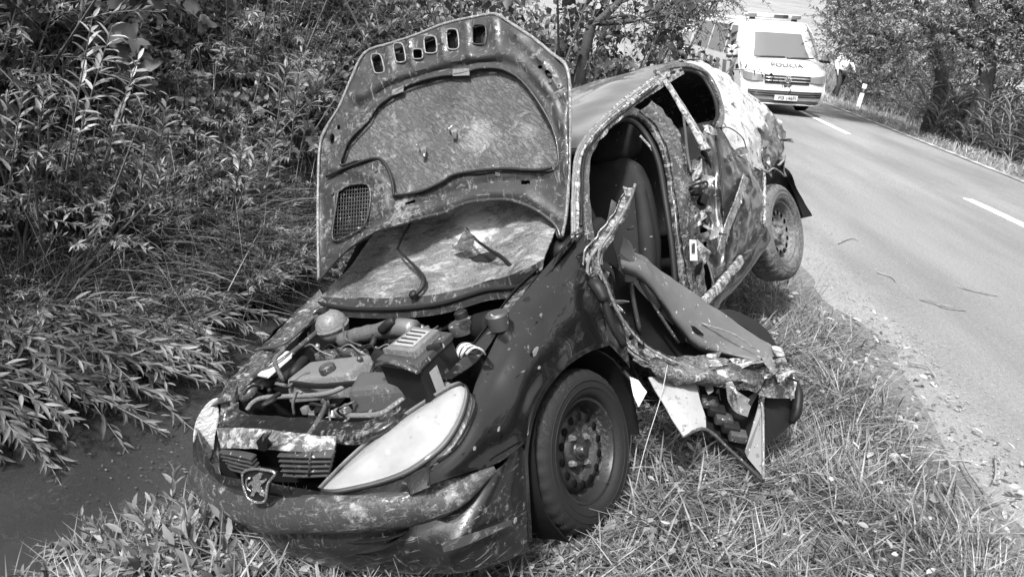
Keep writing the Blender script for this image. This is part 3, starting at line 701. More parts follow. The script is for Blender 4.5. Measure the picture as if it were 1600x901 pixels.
# ---- engine bay contents
eng = lambda nm, *a, **k: None
c0 = SZ(519, 509, .80)
bt = lathe('coolant_tank', [(-.075, .001), (-.072, .03), (-.058, .053), (-.03, .070), (-.004, .074), (-.002, .079), (.004, .079), (.006, .074), (.032, .068), (.056, .05), (.070, .03), (.074, .001)], c0, (0.12, -.1, 1), (1, 0, 0), P_GREYPL, car, 28)
lathe('cap', [(0, .027), (.026, .027), (.030, .022), (.030, .001)], c0 + np.array([-.012, -.004, .060]), (-.15, -.1, 1), (1, 0, 0), P_BLACK, bt, 14)
cover = box('engine_cover', SZ(520, 590, .715), (.38, .19, .10), P_GREYPL, car, .018, rot=(.05, .0, .12), seg=3, taper=(.86, .78))
lathe('oil_cap', [(0, .032), (.02, .032), (.026, .026), (.026, .001)], SZ(513, 579, .765), (0, -.1, 1), (1, 0, 0), P_MIDPL, cover, 12)
ribbon('cover_ridge', [SZ(455, 598, .745), SZ(500, 603, .745), SZ(560, 598, .755)], rrect(.014, .02), P_BLACK, cover, 8, up=(0, 0, 1))
aq = [np.array(SZ(x, y, z)) for x, y, z in ((562, 578, .79), (618, 577, .79), (637, 602, .775), (541, 611, .775))]
ab = poly('air_box', aq, (0, .10, 1), .13, material('air box plastic', .05, .45, spec=.5, mud=(.62, 10, .3), bump=(.001, 60)), car, bev=.022)
ac_ = sum(aq) / 4
poly('air_box_lip', [ac_ + (q - ac_) * 1.10 + np.array([0, -.004, -.075]) for q in aq], (0, .10, 1), .018, P_BLACK, ab, bev=.004)
tube('air_duct', [SZ(612, 580, .78), SZ(606, 565, .79), SZ(590, 556, .79)], [.03, .026, .026], P_BLACK, ab, 10, 10)
bq = [np.array(SZ(x, y, .868)) for x, y in ((587, 561), (650, 512), (706, 519), (651, 571))]; bcen = sum(bq) / 4
def bscale(k, dz): return [bcen + (q - bcen) * k + np.array([0, 0, dz]) for q in bq]
bat = poly('battery', bscale(.95, -.022), (0, 0, 1), .17, P_BLACK, car, bev=.006)
poly('battery_lid', bscale(1.0, 0), (0, 0, 1), .024, P_MIDPL, bat, bev=.005)
poly('battery_cover', bscale(.70, .026), (0, 0, 1), .028, P_GREYPL, bat, bev=.005)
poly('warning_label', [lerp(bscale(.70, .029)[i], bcen + np.array([0, 0, .029]), .3) for i in range(4)], (0, 0, 1), .002, P_SHEET, bat)
for k_ in range(4):
    a_ = lerp(bscale(.5, .032)[0], bscale(.5, .032)[1], .15 + .22 * k_); b_ = lerp(bscale(.5, .032)[3], bscale(.5, .032)[2], .15 + .22 * k_)
    tube('label_line', [lerp(a_, b_, .1), lerp(a_, b_, .9)], .0025, P_INK, bat, 3, 4)
for e_ in (0, 1): box('battery_handle', lerp(bq[e_ * 2], bq[(e_ * 2 + 1) % 4], .5) + np.array([0, 0, .006]), (.05, .02, .016), P_BLACK, bat, .003, rot=(0, 0, .4))
for q in ((606, 551), (668, 518)): lathe('terminal', [(0, .013), (.018, .012), (.018, .001)], SZ(*q, .87), (0, 0, 1), (1, 0, 0), P_ALU, bat, 10)
ribbon('battery_clamp', [bq[0] + (0, 0, -.02), lerp(bq[0], bq[3], .5) + (0, -.012, .008), bq[3] + (0, 0, -.02)], rrect(.02, .010), P_MIDPL, bat, 10, up=(0, 0, 1))
poly('battery_sticker', [lerp(bscale(.965, -.03)[3], bscale(.965, -.03)[2], t) + np.array([0, 0, dz]) for t, dz in ((.2, -.02), (.42, -.02), (.42, -.11), (.2, -.11))], (.7, -.6, .1), .003, P_SHEET, bat)
tube('radiator_hose', [SZ(383, 606, .66), SZ(405, 602, .69), SZ(440, 592, .72), SZ(462, 578, .74), SZ(476, 563, .74)], .024, P_RUBBER, car, 40, 10, wob=.0)
for t in range(9):
    q = lerp((392, 605), (462, 578), t / 8); 
tube('bracket_rail', [SZ(400, 588, .75), SZ(445, 560, .79), SZ(500, 515, .80)], .012, P_MIDPL, car, 12, 8)
poly('white_bracket', [SZ(402, 585, .765), SZ(447, 548, .80), SZ(457, 549, .80), SZ(455, 556, .795), SZ(418, 588, .765)], (0, 0, 1), .008, P_WHITEPL, car, bev=.001)
tube('coolant_pipe', [SZ(386, 640, .69), SZ(396, 628, .71), SZ(412, 621, .72), SZ(450, 619, .72), SZ(508, 615, .73), SZ(545, 600, .745), SZ(560, 590, .75)], .010, P_GREYPL, car, 26, 8)
tube('thermostat', [SZ(382, 622, .70), SZ(392, 612, .72), SZ(398, 604, .72)], [.026, .028, .02], P_MIDPL, car, 8, 10)
tube('bent_wire', [SZ(460, 648, .68), SZ(458, 630, .73), SZ(464, 612, .77), SZ(471, 613, .77)], .006, P_GREYPL, car, 14, 6)
tube('intake_pipe', [SZ(535, 532, .75), SZ(560, 524, .77), SZ(590, 518, .79), SZ(620, 512, .81), SZ(648, 514, .80)], [.035, .036, .034, .040, .036], P_ALU, car, 26, 12, wob=.12)
tube('intake_pipe', [SZ(560, 545, .74), SZ(580, 540, .76), SZ(586, 522, .79), SZ(582, 512, .81)], .013, P_RUBBER, car, 14, 8)
tube('intake_pipe', [SZ(596, 516, .82), SZ(608, 506, .84), SZ(616, 500, .85)], [.02, .022, .018], P_BLACK, car, 8, 8)
tube('throttle_pipe', [SZ(505, 560, .74), SZ(530, 552, .755), SZ(570, 552, .76)], [.022, .024, .02], P_MIDPL, car, 12, 8, wob=.15)
for k in range(7):
    a = SZ(500 + 18 * k, 556 + (k % 3) * 4, .74 + .01 * (k % 2)); box('engine_bracket', a, (.035 + .01 * (k % 3), .03, .03), [P_ALU, P_MIDPL, P_BLACK][k % 3], car, .005, rot=(.3 * k, .2, .5 * k))
tube('clip_hose', [SZ(482, 520, .80), SZ(484, 540, .76), SZ(494, 553, .75), SZ(506, 552, .75)], .006, P_RUBBER, car, 14, 6)
tube('loop_cable', [SZ(536, 504, .84), SZ(538, 525, .80), SZ(548, 534, .78), SZ(565, 540, .77)], .005, P_MIDPL, car, 14, 6)
lathe('brake_fluid_tank', [(-.03, .001), (-.03, .048), (.004, .052), (.010, .048), (.012, .03), (.012, .001)], SZ(722, 506, .83), (0, 0, 1), (1, 0, 0), P_MIDPL, car, 16)
lathe('cap', [(0, .024), (.02, .024), (.024, .02), (.024, .001)], SZ(722, 496, .87), (0, 0, 1), (1, 0, 0), P_BLACK, car, 14)
lathe('washer_cap', [(-.05, .034), (-.01, .040), (.002, .040), (.010, .032), (.012, .001)], SZ(776, 492, .86), (.1, 0, 1), (1, 0, 0), P_MIDPL, car, 18)
tube('brake_servo', [SZ(745, 512, .80), SZ(770, 508, .80)], [.05, .055], P_DARK, car, 5, 14)
fb = box('fuse_box', SZ(742, 562, .735), (.12, .13, .09), P_BLACK, car, .01, rot=(0, 0, .3))
for k in range(9):
    x0 = 712 + 4 * k
    tube('wire', [SZ(716 + 1.0 * k, 572 - k * .6, .74), SZ(712 + 2.2 * k, 553, .79), SZ(718 + 3 * k, 538 + .6 * k, .81), SZ(732 + 2.6 * k, 536 + 1.3 * k, .80), SZ(744 + 1.8 * k, 546 + k, .77)], .0035, P_WHITEPL if k % 3 else P_MIDPL, fb, 14, 5)
for k in range(10):
    a = SZ(478 + 13 * k, 640 + (k * 7 % 11), .66 + .015 * (k % 3))
    box('fan_part', a, (.03 + .012 * (k % 3), .03, .03), [P_GREYPL, P_MIDPL, P_DARK, P_WHITEPL][k % 4] if k != 7 else P_WHITEPL, car, .006, rot=(.5 * k, .4 * k, .7 * k))
re_ = np.random.default_rng(77)
for k in range(34):
    x, y = re_.uniform(400, 690), re_.uniform(505, 645)
    if y < 640 - (x - 380) * .30 - 60 or y > 655 - max(0, x - 600) * .7: continue
    a = SZ(x, y, re_.uniform(.66, .76)); q = re_.normal(0, .05, (3, 3)); q[:, 2] *= .5
    tube('engine_hose', [a, a + q[0], a + q[0] + q[1], a + q[0] + q[1] + q[2]], re_.uniform(.004, .011), [P_RUBBER, P_MIDPL, P_RUBBER, P_ALU][k % 4], car, 12, 6)
for k in range(26):
    a = SZ(re_.uniform(470, 700), re_.uniform(510, 570), re_.uniform(.70, .77))
    lathe('engine_bolt', [(0, .012), (.012, .012), (.016, .007), (.02, .005), (.02, .0005)], a, re_.normal(0, .3, 3) + np.array([0, 0, 1.]), (1, 0, 0), [P_ALU, P_BLACK, P_MIDPL][k % 3], car, 6)
for k in range(6):
    tube('wire', [SZ(470 + 30 * k, 545 + 5 * (k % 2), .77), SZ(486 + 30 * k, 538, .80), SZ(500 + 30 * k, 548, .79), SZ(520 + 28 * k, 556, .76)], .004, P_RUBBER if k % 2 else P_GREYPL, car, 14, 5)
tube('frame_rail', [SZ(540, 650, .69), SZ(590, 648, .70), SZ(616, 634, .72), SZ(655, 604, .74)], .012, P_GREYPL, car, 14, 6)
box('relay', SZ(700, 560, .77), (.04, .03, .06), P_BLACK, car, .004, rot=(.1, .2, .4))

# ---- cowl, windscreen, wipers
cw_f = [SX(497, 474, -.70), SY(545, 483, .235), SY(620, 484, .20), SY(690, 476, .20), SY(760, 455, .22), SX(812, 448, .55), SX(842, 424, .64)]
cw_b = [SX(500, 463, -.70), SY(550, 466, .30), SY(620, 465, .265), SY(690, 458, .26), SY(755, 442, .285), SX(810, 425, .58), SX(850, 405, .65)]
patch('cowl', [[p + np.array([0, -.01, -.035]) for p in cw_f], cw_f, [lerp(a, c_, .5) + np.array([0, 0, -.012]) for a, c_ in zip(cw_f, cw_b)], cw_b], P_INNER, car, 50, 14, 0.005, [(0.004, 14)], out=(0, -.5, 1), seed=9.)
tube('cowl_seal', [p + np.array([0, -.004, .006]) for p in cw_f], .010, P_RUBBER, car, 40, 6)
tops = [(-.56, 1.02, 1.33), (-.40, .97, 1.35), (-.2, .95, 1.37), (0, .94, 1.375), (.2, .95, 1.37), (.36, .97, 1.34), (.46, .97, 1.29)]
wm = [lerp(a, c_, .42) + np.array([0, .03, -.045]) for a, c_ in zip(cw_b, tops)]
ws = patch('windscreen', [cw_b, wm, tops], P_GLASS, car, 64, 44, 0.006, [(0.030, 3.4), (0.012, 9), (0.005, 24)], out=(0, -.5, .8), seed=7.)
wn = np.array([0, -.55, .83])
def WS(x, y, off=0.0): return SP(x, y, np.array([0, .30, .865]) + wn * off, wn)
for pth, r_, nm in (([(603, 460), (660, 448), (662, 432), (652, 418), (636, 404)], [.008, .012, .012, .009, .007], 'wiper_arm'), ([(812, 434), (800, 418), (784, 402), (768, 392), (748, 378)], [.012, .012, .011, .009, .007], 'wiper_arm')):
    if nm and pth[0][0] == 603: pth = [(648, 462), (660, 448), (662, 434), (650, 418), (634, 402), (621, 388)]
    wa = tube(nm, [WS(*q, .035) for q in pth], r_, P_BLACK, car, 18, 8, ell=.6)
    lathe('pivot', [(0, .020), (.02, .018), (.026, .010), (.026, .0005)], WS(*pth[0], .025), wn, (1, 0, 0), P_BLACK, wa, 12)
tube('wiper_blade', [WS(621, 388, .04), WS(630, 368, .05), WS(642, 348, .06)], .006, P_RUBBER, car, 8, 6)
tube('wiper_blade', [WS(748, 378, .04), WS(735, 366, .05), WS(728, 356, .06)], .006, P_RUBBER, car, 8, 6)
fl = [(712, 384), (722, 370), (729, 357), (738, 370), (742, 366), (736, 386), (724, 392)]
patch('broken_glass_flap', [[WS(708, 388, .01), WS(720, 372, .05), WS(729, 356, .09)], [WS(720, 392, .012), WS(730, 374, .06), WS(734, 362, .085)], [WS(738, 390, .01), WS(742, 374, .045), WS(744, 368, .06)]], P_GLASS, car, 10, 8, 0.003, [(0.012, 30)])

# ---- bonnet, thrown up and seen from below
bA = np.array([.62, .459, .938]); bn = np.array([.1537, -.8607, .4854])
def HB(x, y, off=0.0): return SP(x, y, bA + bn * off, bn)
out_px = [(498, 439), (497, 380), (497, 300), (500, 227), (512, 196), (530, 167), (548, 125), (570, 83), (610, 68), (650, 55), (692, 38), (725, 30), (760, 23), (776, 23), (800, 38), (833, 60), (862, 84), (886, 107), (891, 167), (890, 230), (888, 293), (884, 340), (876, 372),
          (868, 352), (841, 330), (815, 318), (793, 312), (760, 313), (730, 317), (710, 325), (691, 333), (640, 345), (591, 360), (566, 374), (544, 389), (520, 412)]
open_px = [(577, 187), (590, 166), (612, 150), (637, 133), (680, 120), (720, 115), (746, 107), (770, 106), (790, 110), (816, 127), (846, 167), (866, 207), (873, 247), (868, 262), (856, 267), (820, 266), (780, 267), (745, 270), (713, 272), (700, 278), (687, 287), (668, 295), (647, 300), (625, 306), (616, 300), (613, 278), (602, 258), (585, 250), (560, 250), (532, 258), (538, 235), (547, 217)]
def wob_line(px, off, k=1):
    P = [HB(*q, off) for q in px]; P.append(P[0]); return list(cr(P, len(px) * k + 1)[:-1])
skin = poly('bonnet', [HB(*q, -.038) for q in out_px], bn, 0.005, P_PAINT, car)
slots = [(582, 85, 598, 114, -.25), (616, 68, 632, 97, -.2), (645, 77, 660, 92, -.1), (663, 57, 682, 83, -.1), (698, 46, 716, 77, -.1), (738, 39, 759, 69, .0)]
def slot(x0, y0, x1, y1, sk):
    cx, cy, w, h = (x0 + x1) / 2, (y0 + y1) / 2, (x1 - x0) / 2, (y1 - y0) / 2
    return [(cx + w * a - sk * h * b_, cy + h * b_ + sk * w * a * .5) for a, b_ in ((-1, -.6), (-.6, -1), (.5, -1), (1, -.7), (1, .6), (.6, 1), (-.6, 1), (-1, .7))]
vent = [(528, 300), (545, 290), (566, 287), (577, 292), (579, 312), (574, 340), (566, 356), (545, 368), (524, 376), (519, 365), (524, 330)]
smalls = [[(641 + 8 * a, 316 - 2.0 * a + 2.5 * b_) for a, b_ in ((-1, 1), (-1, -.6), (1, -1), (1, .8))], [(821 + 7 * a, 285 + 3 * b_) for a, b_ in ((-1, 1), (-1, -1), (1, -1), (1, 1))],
          [(844 + 4 * math.cos(t), 105 + 3 * math.sin(t)) for t in np.linspace(0, 6.28, 8, endpoint=False)], [(857 + 7 * math.cos(t) * .9, 116 + 6 * math.sin(t) + 4 * math.cos(t)) for t in np.linspace(0, 6.28, 8, endpoint=False)],
          [(519 + 4 * math.cos(t), 217 + 9 * math.sin(t)) for t in np.linspace(0, 6.28, 8, endpoint=False)], [(529 + 3 * math.cos(t), 199 + 4 * math.sin(t)) for t in np.linspace(0, 6.28, 8, endpoint=False)]]
cxo, cyo = 700, 230
ins = [(x + (cxo - x) * .012, y + (cyo - y) * .012) for x, y in out_px]
def sheet(name, outer, holes, off, th, mat, parent, amp, sc, relief=None, bev=.004):
    """inner pressing: filled outline with holes, subdivided and pressed into relief"""
    bm = bmesh.new(); eds = []
    for lp in [outer] + holes:
        vs = [bm.verts.new((q[0], q[1], 0)) for q in lp]
        for a, b_ in zip(vs, vs[1:] + vs[:1]): eds.append(bm.edges.new((a, b_)))
    bmesh.ops.triangle_fill(bm, use_beauty=True, edges=eds, normal=(0, 0, 1))
    for it in range(4):
        le = [e for e in bm.edges if e.calc_length() > 9]
        bmesh.ops.subdivide_edges(bm, edges=le, cuts=1)
        bmesh.ops.triangulate(bm, faces=[f for f in bm.faces if len(f.verts) > 3])
        bmesh.ops.beautify_fill(bm, faces=list(bm.faces), edges=[e for e in bm.edges if not e.is_boundary])
    for v in bm.verts:
        x, y = v.co.x, v.co.y
        o = off + (relief(x, y) if relief else 0) + amp * noise.noise(Vector((x / sc, y / sc, 3.3)))
        v.co = Vector(HB(x, y, o))
    r = bmesh.ops.extrude_face_region(bm, geom=list(bm.faces))
    vs = [q for q in r['geom'] if isinstance(q, bmesh.types.BMVert)]
    bmesh.ops.translate(bm, vec=Vector(-bn * th), verts=vs)
    return bmobj(name, bm, mat, parent, auto=50)
def segd(x, y, pl):
    best = 1e9
    for (a, b_) in zip(pl[:-1], pl[1:]):
        t = max(0, min(1, ((x - a[0]) * (b_[0] - a[0]) + (y - a[1]) * (b_[1] - a[1])) / ((b_[0] - a[0]) ** 2 + (b_[1] - a[1]) ** 2)))
        best = min(best, math.hypot(x - a[0] - t * (b_[0] - a[0]), y - a[1] - t * (b_[1] - a[1])))
    return best
ridge1 = [(560, 150), (600, 128), (660, 108), (720, 92), (780, 84), (805, 92), (850, 140), (878, 200), (880, 260)]
groove = [(540, 200), (575, 160), (600, 140), (650, 120)]
def relief(x, y):
    r = 0.016 * math.exp(-(segd(x, y, ridge1) / 11) ** 2)
    r += 0.014 * math.exp(-(segd(x, y, [(505, 425), (560, 372), (640, 335), (700, 318), (760, 300), (820, 305), (872, 340)]) / 7) ** 2)
    r -= 0.012 * math.exp(-(segd(x, y, [(520, 385), (590, 345), (690, 305), (760, 285), (850, 280)]) / 6) ** 2)
    r += 0.010 * math.exp(-(segd(x, y, [(515, 262), (560, 268), (598, 285), (602, 345), (560, 380), (510, 400)]) / 6) ** 2)
    r += 0.010 * math.exp(-(segd(x, y, [(505, 235), (530, 180), (565, 110)]) / 6) ** 2)
    for pl_ in ([(604, 72), (612, 108)], [(638, 62), (644, 100)], [(688, 46), (694, 90)], [(727, 36), (732, 84)], [(770, 30), (776, 72)], [(800, 50), (846, 96), (880, 150)], [(575, 120), (560, 150)]):
        r += 0.013 * math.exp(-(segd(x, y, pl_) / 4.5) ** 2)
    r -= 0.014 * math.exp(-(segd(x, y, [(560, 170), (605, 135), (660, 116), (720, 102), (785, 95), (815, 106), (858, 158), (874, 215)]) / 5) ** 2)
    r -= 0.010 * math.exp(-(segd(x, y, [(505, 300), (507, 400)]) / 5) ** 2)
    r += 0.008 * math.exp(-(segd(x, y, [(884, 140), (886, 250), (880, 330)]) / 4) ** 2)
    return r
frame = sheet('inner_frame', ins, [open_px, vent] + [slot(*s_) for s_ in slots] + smalls, 0.0, 0.006, P_INNER, skin, 0.010, 40, relief)
tube('outer_flange', [HB(*q, -.004) for q in out_px[:24]], .0075, P_FLANGE, skin, 90, 6, wob=.25)
tube('hinge_flange', [HB(*q, .006) for q in [out_px[0]] + out_px[:21:-1]], .008, P_INNER, skin, 50, 6, wob=.2)
tube('opening_lip', [HB(*q, .008) for q in open_px] + [HB(*open_px[0], .008)], .0055, P_INNER, skin, 90, 6, wob=.3)
tube('sealing_strip', [HB(616, 308, .012), HB(612, 280, .014), HB(600, 254, .014), HB(582, 248, .014), HB(540, 262, .014), HB(510, 276, .014)], .0075, P_RUBBER, skin, 30, 6)
tube('sealing_strip', [HB(616, 306, .012), HB(655, 300, .014), HB(690, 285, .014), HB(714, 272, .014), HB(780, 264, .014), HB(838, 266, .014), HB(862, 262, .012)], .0065, P_RUBBER, skin, 30, 6)
def box_edge(x, y): return 0
lin_px = [(x + (700 - x) * -.02, y + (200 - y) * -.02) for x, y in open_px]
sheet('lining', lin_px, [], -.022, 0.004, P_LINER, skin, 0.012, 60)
for s_ in slots:
    tube('slot_rim', [HB(*q, .006) for q in slot(*s_)] + [HB(*slot(*s_)[0], .006)], .004, P_FLANGE if s_[0] < 700 else P_INNER, frame, 24, 5)
tube('vent_rim', [HB(*q, .006) for q in vent] + [HB(*vent[0], .006)], .005, P_INNER, frame, 36, 5)
bars = []
for k in range(15):
    x0 = 521 + k * 4.2; bars.append(tube_vf([HB(x0, 289, -.006), HB(x0 - 3, 376, -.006)], .0017, 4, 4))
    y0 = 290 + k * 6.0; bars.append(tube_vf([HB(519, y0 + 4, -.004), HB(580, y0 - 2, -.004)], .0017, 4, 4))
V, Fc = join_vf(bars); mobj('vent_mesh', V, Fc, P_MIDPL, frame)
poly('vent_dirt', [HB(x, y, -.012) for x, y in ((521, 372), (540, 345), (577, 330), (572, 345), (560, 360), (540, 371))], bn, .003, P_PAINTM, frame)
for q in ((720, 113, 26, 11, -.04), (621, 142, 18, 9, -.35)):
    x, y, w, h, sk = q
    poly('latch_tab', [HB(x + a * w / 2, y + b_ * h / 2 + sk * a * w / 2, .012) for a, b_ in ((-1, -1), (1, -1), (1, 1), (-1, 1))], bn, .006, P_GREYPL, frame, bev=.0015)
lathe('rubber_stop', [(0, .014), (.012, .012), (.014, .004)], HB(876, 136, .006), bn, (1, 0, 0), P_GREYPL, frame, 10)
for q in ((588, 267), (520, 302), (860, 128)): lathe('bonnet_bolt', [(0, .010), (.006, .009), (.007, .001)], HB(*q, .008), bn, (1, 0, 0), P_MIDPL, frame, 8)
for k, (x, y, w) in enumerate(((660, 233, .022), (776, 264, .018), (708, 205, .012))):
    patch('stuck_leaf', [[HB(x - 6, y - 12, .0), HB(x + 5, y - 4, .004), HB(x + 5, y + 12, .001)], [HB(x - 10, y - 6, .006), HB(x - 3, y, .012), HB(x - 2, y + 10, .006)]], P_MIDPL, skin, 8, 5, .001)

# dried mud thrown over the wing
for k, (x, y, a, w, h) in enumerate(((838, 548, .5, 9, 13), (843, 574, .2, 4, 5), (846, 492, .3, 4, 6), (858, 540, 1.2, 4, 9), (818, 580, .9, 6, 4), (884, 505, 0, 4, 8), (905, 480, .4, 4, 7), (796, 545, .3, 5, 4), (780, 670, .4, 4, 7), (742, 700, .2, 4, 8), (806, 812, .5, 5, 9))):
    P = []
    for t in np.linspace(0, 2 * math.pi, 11, endpoint=False):
        r_ = .7 + .5 * noise.noise(Vector((math.cos(t) * 1.5 + k * 3, math.sin(t) * 1.5, k))); P.append((x + w * .7 * r_ * math.cos(t + a), y + h * .7 * r_ * math.sin(t)))
    xs = .765 + .035 * min(1, max(0, (y - 480) / 120)) if y < 640 else .80
    poly('mud_splash', [SX(*q, xs + .012) for q in P], (1, 0, .2), .004, material('dried mud clod', .11, .9, bump=(.003, 60), var=.4), fender, bev=.001)

# ---- cabin: roof, pillars, seats
def SIDE(px, py, inset=0.0):
    x = .72
    for _ in range(14):
        p = SX(px, py, x); z = p[2]
        xt = .795 - .04 * max(0, z - .75) / .17 if z < .92 else .755 - .20 * (z - .92) / .44
        x = .5 * x + .5 * (xt - inset)
    return SX(px, py, x)
rl = [SIDE(905, 232, .02), SIDE(935, 190, .02), SIDE(975, 152, .02), SIDE(1015, 122, .02), SIDE(1060, 98, .02), SIDE(1090, 96, .03)]
rowsR = [rl]
for (fx, fz) in ((.30, .03), (-.05, .025), (-.35, .0), (-.58, -.10)):
    rowsR.append([(fx, p[1] + (0.03 if i else 0), p[2] + fz + .01 * math.sin(i * 2.1 + fx * 5)) for i, p in enumerate(rl)])
roof = patch('roof', rowsR, material('dusty roof paint', 0.03, 0.30, coat=0.6, mud=(0.66, 4, 0.2), bump=(0.002, 8), var=.3), car, 40, 26, 0.004, [(0.018, 3.2), (0.008, 8)], out=(0, 0, 1), seed=11.)
side = patch('a_pillar', [[SIDE(892, 372), SIDE(893, 300), SIDE(900, 236), SIDE(932, 192), SIDE(975, 153), SIDE(1020, 121), SIDE(1060, 98)],
                  [SIDE(900, 366, -.012), SIDE(901, 296, -.012), SIDE(909, 243, -.012), SIDE(938, 203, -.012), SIDE(982, 164, -.012), SIDE(1024, 132, -.012), SIDE(1064, 106, -.01)],
                  [SIDE(908, 362, .01), SIDE(908, 292, .01), SIDE(915, 248, .01), SIDE(944, 212, .0), SIDE(985, 172, 0), SIDE(1030, 140, 0), SIDE(1068, 116, 0)]], P_BRIGHT, car, 90, 18, 0.004, [(0.014, 14), (0.008, 34)], out=(1, 0, 0), seed=13.)
for k, (o, r_) in enumerate(((2, .006), (9, .0075), (15, .006), (5, .005))):
    tube('bent_seam', [SIDE(893 + o, 368 - o, -.012 - .004 * k), SIDE(893 + o * 1.1, 300, -.014), SIDE(900 + o * .9, 238 + o * .5, -.016), SIDE(932 + o * .5, 194 + o * .8, -.012), SIDE(978 + o * .4, 154 + o * .9, -.012), SIDE(1045 + o * .2, 106 + o * .8, -.010)], r_, [P_FLANGE, P_BRIGHT, P_RUBBER, P_FLANGE][k], side, 60, 6, wob=.5, seed=k * 3.)
ring = [SIDE(922, 380, .03), SIDE(914, 330, .03), SIDE(911, 280, .03), SIDE(917, 240, .03), SIDE(933, 208, .03), SIDE(955, 186, .03), SIDE(980, 175, .03), SIDE(1005, 184, .03), SIDE(1027, 210, .03), SIDE(1043, 250, .03), SIDE(1053, 310, .03), SIDE(1062, 380, .03), SIDE(1070, 450, .03)]
ribbon('door_aperture', ring, rrect(.05, .03), P_SCRAPE, car, 70, up=(1, 0, .3), dents=[(.006, 14)])
tube('door_seal', [p + np.array([-.015, 0, -.0]) for p in cr([SIDE(926, 376, .03), SIDE(918, 330, .03), SIDE(915, 282, .03), SIDE(922, 244, .03), SIDE(938, 214, .03), SIDE(958, 195, .03), SIDE(979, 186, .03), SIDE(1000, 194, .03), SIDE(1019, 218, .03), SIDE(1034, 255, .03), SIDE(1044, 312, .03), SIDE(1054, 380, .03), SIDE(1060, 445, .03)], 26)], .014, P_RUBBER, car, 70, 8)
tube('belt_webbing', [SIDE(1000, 212, .05), SIDE(1022, 240, .05), SIDE(1037, 290, .05), SIDE(1044, 340, .05), SIDE(1052, 400, .05)], .006, P_FLANGE, car, 24, 6, ell=.3)
# pillar between the doors, crumpled
bp_ = patch('b_pillar', [[SIDE(1000, 172), SIDE(1024, 194), SIDE(1043, 232), SIDE(1054, 290), SIDE(1064, 360), SIDE(1074, 420), SIDE(1080, 458)],
                  [SIDE(1012, 165, -.01), SIDE(1038, 188, -.01), SIDE(1058, 230, -.012), SIDE(1068, 290, -.015), SIDE(1078, 360, -.01), SIDE(1088, 420), SIDE(1094, 462)],
                  [SIDE(1018, 158, .0), SIDE(1045, 182, .0), SIDE(1068, 226, .0), SIDE(1084, 285, .0), SIDE(1094, 355, .0), SIDE(1100, 420), SIDE(1104, 466)]], P_SCRAPE, car, 70, 18, 0.004, [(0.010, 12), (0.007, 30)], out=(1, 0, 0), seed=15.)
lab = poly('label_sticker', [SIDE(1078, 374, -.022), SIDE(1088, 375, -.022), SIDE(1090, 407, -.022), SIDE(1079, 407, -.022)], (1, -.1, .1), .002, P_STICK, car)
poly('label_print', [SIDE(1081, 380, -.026), SIDE(1086, 380, -.026), SIDE(1086, 395, -.026), SIDE(1081, 395, -.026)], (1, -.1, .1), .001, P_MIDPL, lab)
# torn striker / belt hardware in the crushed gap
for k, (x, y) in enumerate(((1092, 286), (1086, 262), (1098, 312), (1092, 340), (1100, 370), (1082, 300), (1104, 330))):
    box('torn_metal', SIDE(x, y, -.012), (.035, .05 + .02 * (k % 2), .03 + .01 * (k % 3)), [P_BRIGHT, P_SCRAPE, P_DARK][k % 3], car, .006, rot=(.6 * k, .4 * k, .3 * k))
tube('belt_buckle', [SIDE(1078, 292, -.03), SIDE(1090, 287, -.035), SIDE(1104, 284, -.03), SIDE(1104, 292, -.03), SIDE(1090, 296, -.035), SIDE(1079, 300, -.03)], .006, P_RUBBER, car, 16, 6)
# rear door
rd = patch('rear_door', [[SIDE(1098, 205), SIDE(1112, 196), SIDE(1128, 205), SIDE(1155, 240), SIDE(1194, 268)],
                  [SIDE(1096, 262, -.02), SIDE(1112, 258, .03), SIDE(1132, 262, .0), SIDE(1162, 282, -.015), SIDE(1195, 300)],
                  [SIDE(1102, 335, .03), SIDE(1118, 330, .05), SIDE(1134, 336, -.01), SIDE(1166, 330, -.02), SIDE(1193, 334)],
                  [SIDE(1108, 410, .02), SIDE(1122, 405, .02), SIDE(1138, 398, -.012), SIDE(1166, 378, -.01), SIDE(1191, 360)],
                  [SIDE(1108, 462), SIDE(1122, 448), SIDE(1140, 428), SIDE(1168, 398), SIDE(1192, 370)]], material('dented glossy black door', 0.012, 0.3, coat=1.0, streak=[(0.64, (6, 8, 26), 0.45)], mud=(0.63, 8, MUD), bump=(0.003, 12), dirt_bump=.15), car, 50, 50, 0.004, [(0.016, 7), (0.006, 18)], out=(1, 0, 0), seed=17.)
patch('crease_fold', [[SIDE(1122, 390, -.035), SIDE(1134, 350, -.05), SIDE(1150, 310, -.05), SIDE(1162, 272, -.03)], [SIDE(1132, 388, -.02), SIDE(1144, 350, -.03), SIDE(1160, 312, -.03), SIDE(1170, 280, -.01)]], P_BRIGHT, rd, 24, 8, .005, [(.004, 18)], out=(1, 0, 0))
tube('belt_line_edge', [SIDE(1118, 210, -.02), SIDE(1124, 250, -.02), SIDE(1128, 300, -.02), SIDE(1130, 330, -.02)], .006, P_RUBBER, rd, 14, 6)
for q in ((1157, 316),): lathe('door_bolt', [(0, .008), (.006, .007), (.007, .001)], SIDE(*q, -.03), (1, 0, 0), (0, 0, 1), P_STICK, rd, 8)
strut = ribbon('window_frame', [SIDE(1027, 112, -.02), SIDE(1046, 136, -.025), SIDE(1066, 168, -.03), SIDE(1086, 202, -.03), SIDE(1104, 236, -.03)], rrect(.034, .022), P_BRIGHT, rd, 24, up=(1, 0, .3), dents=[(.003, 16)], scale=[.7, 1, 1.1, 1.3, 1.6])
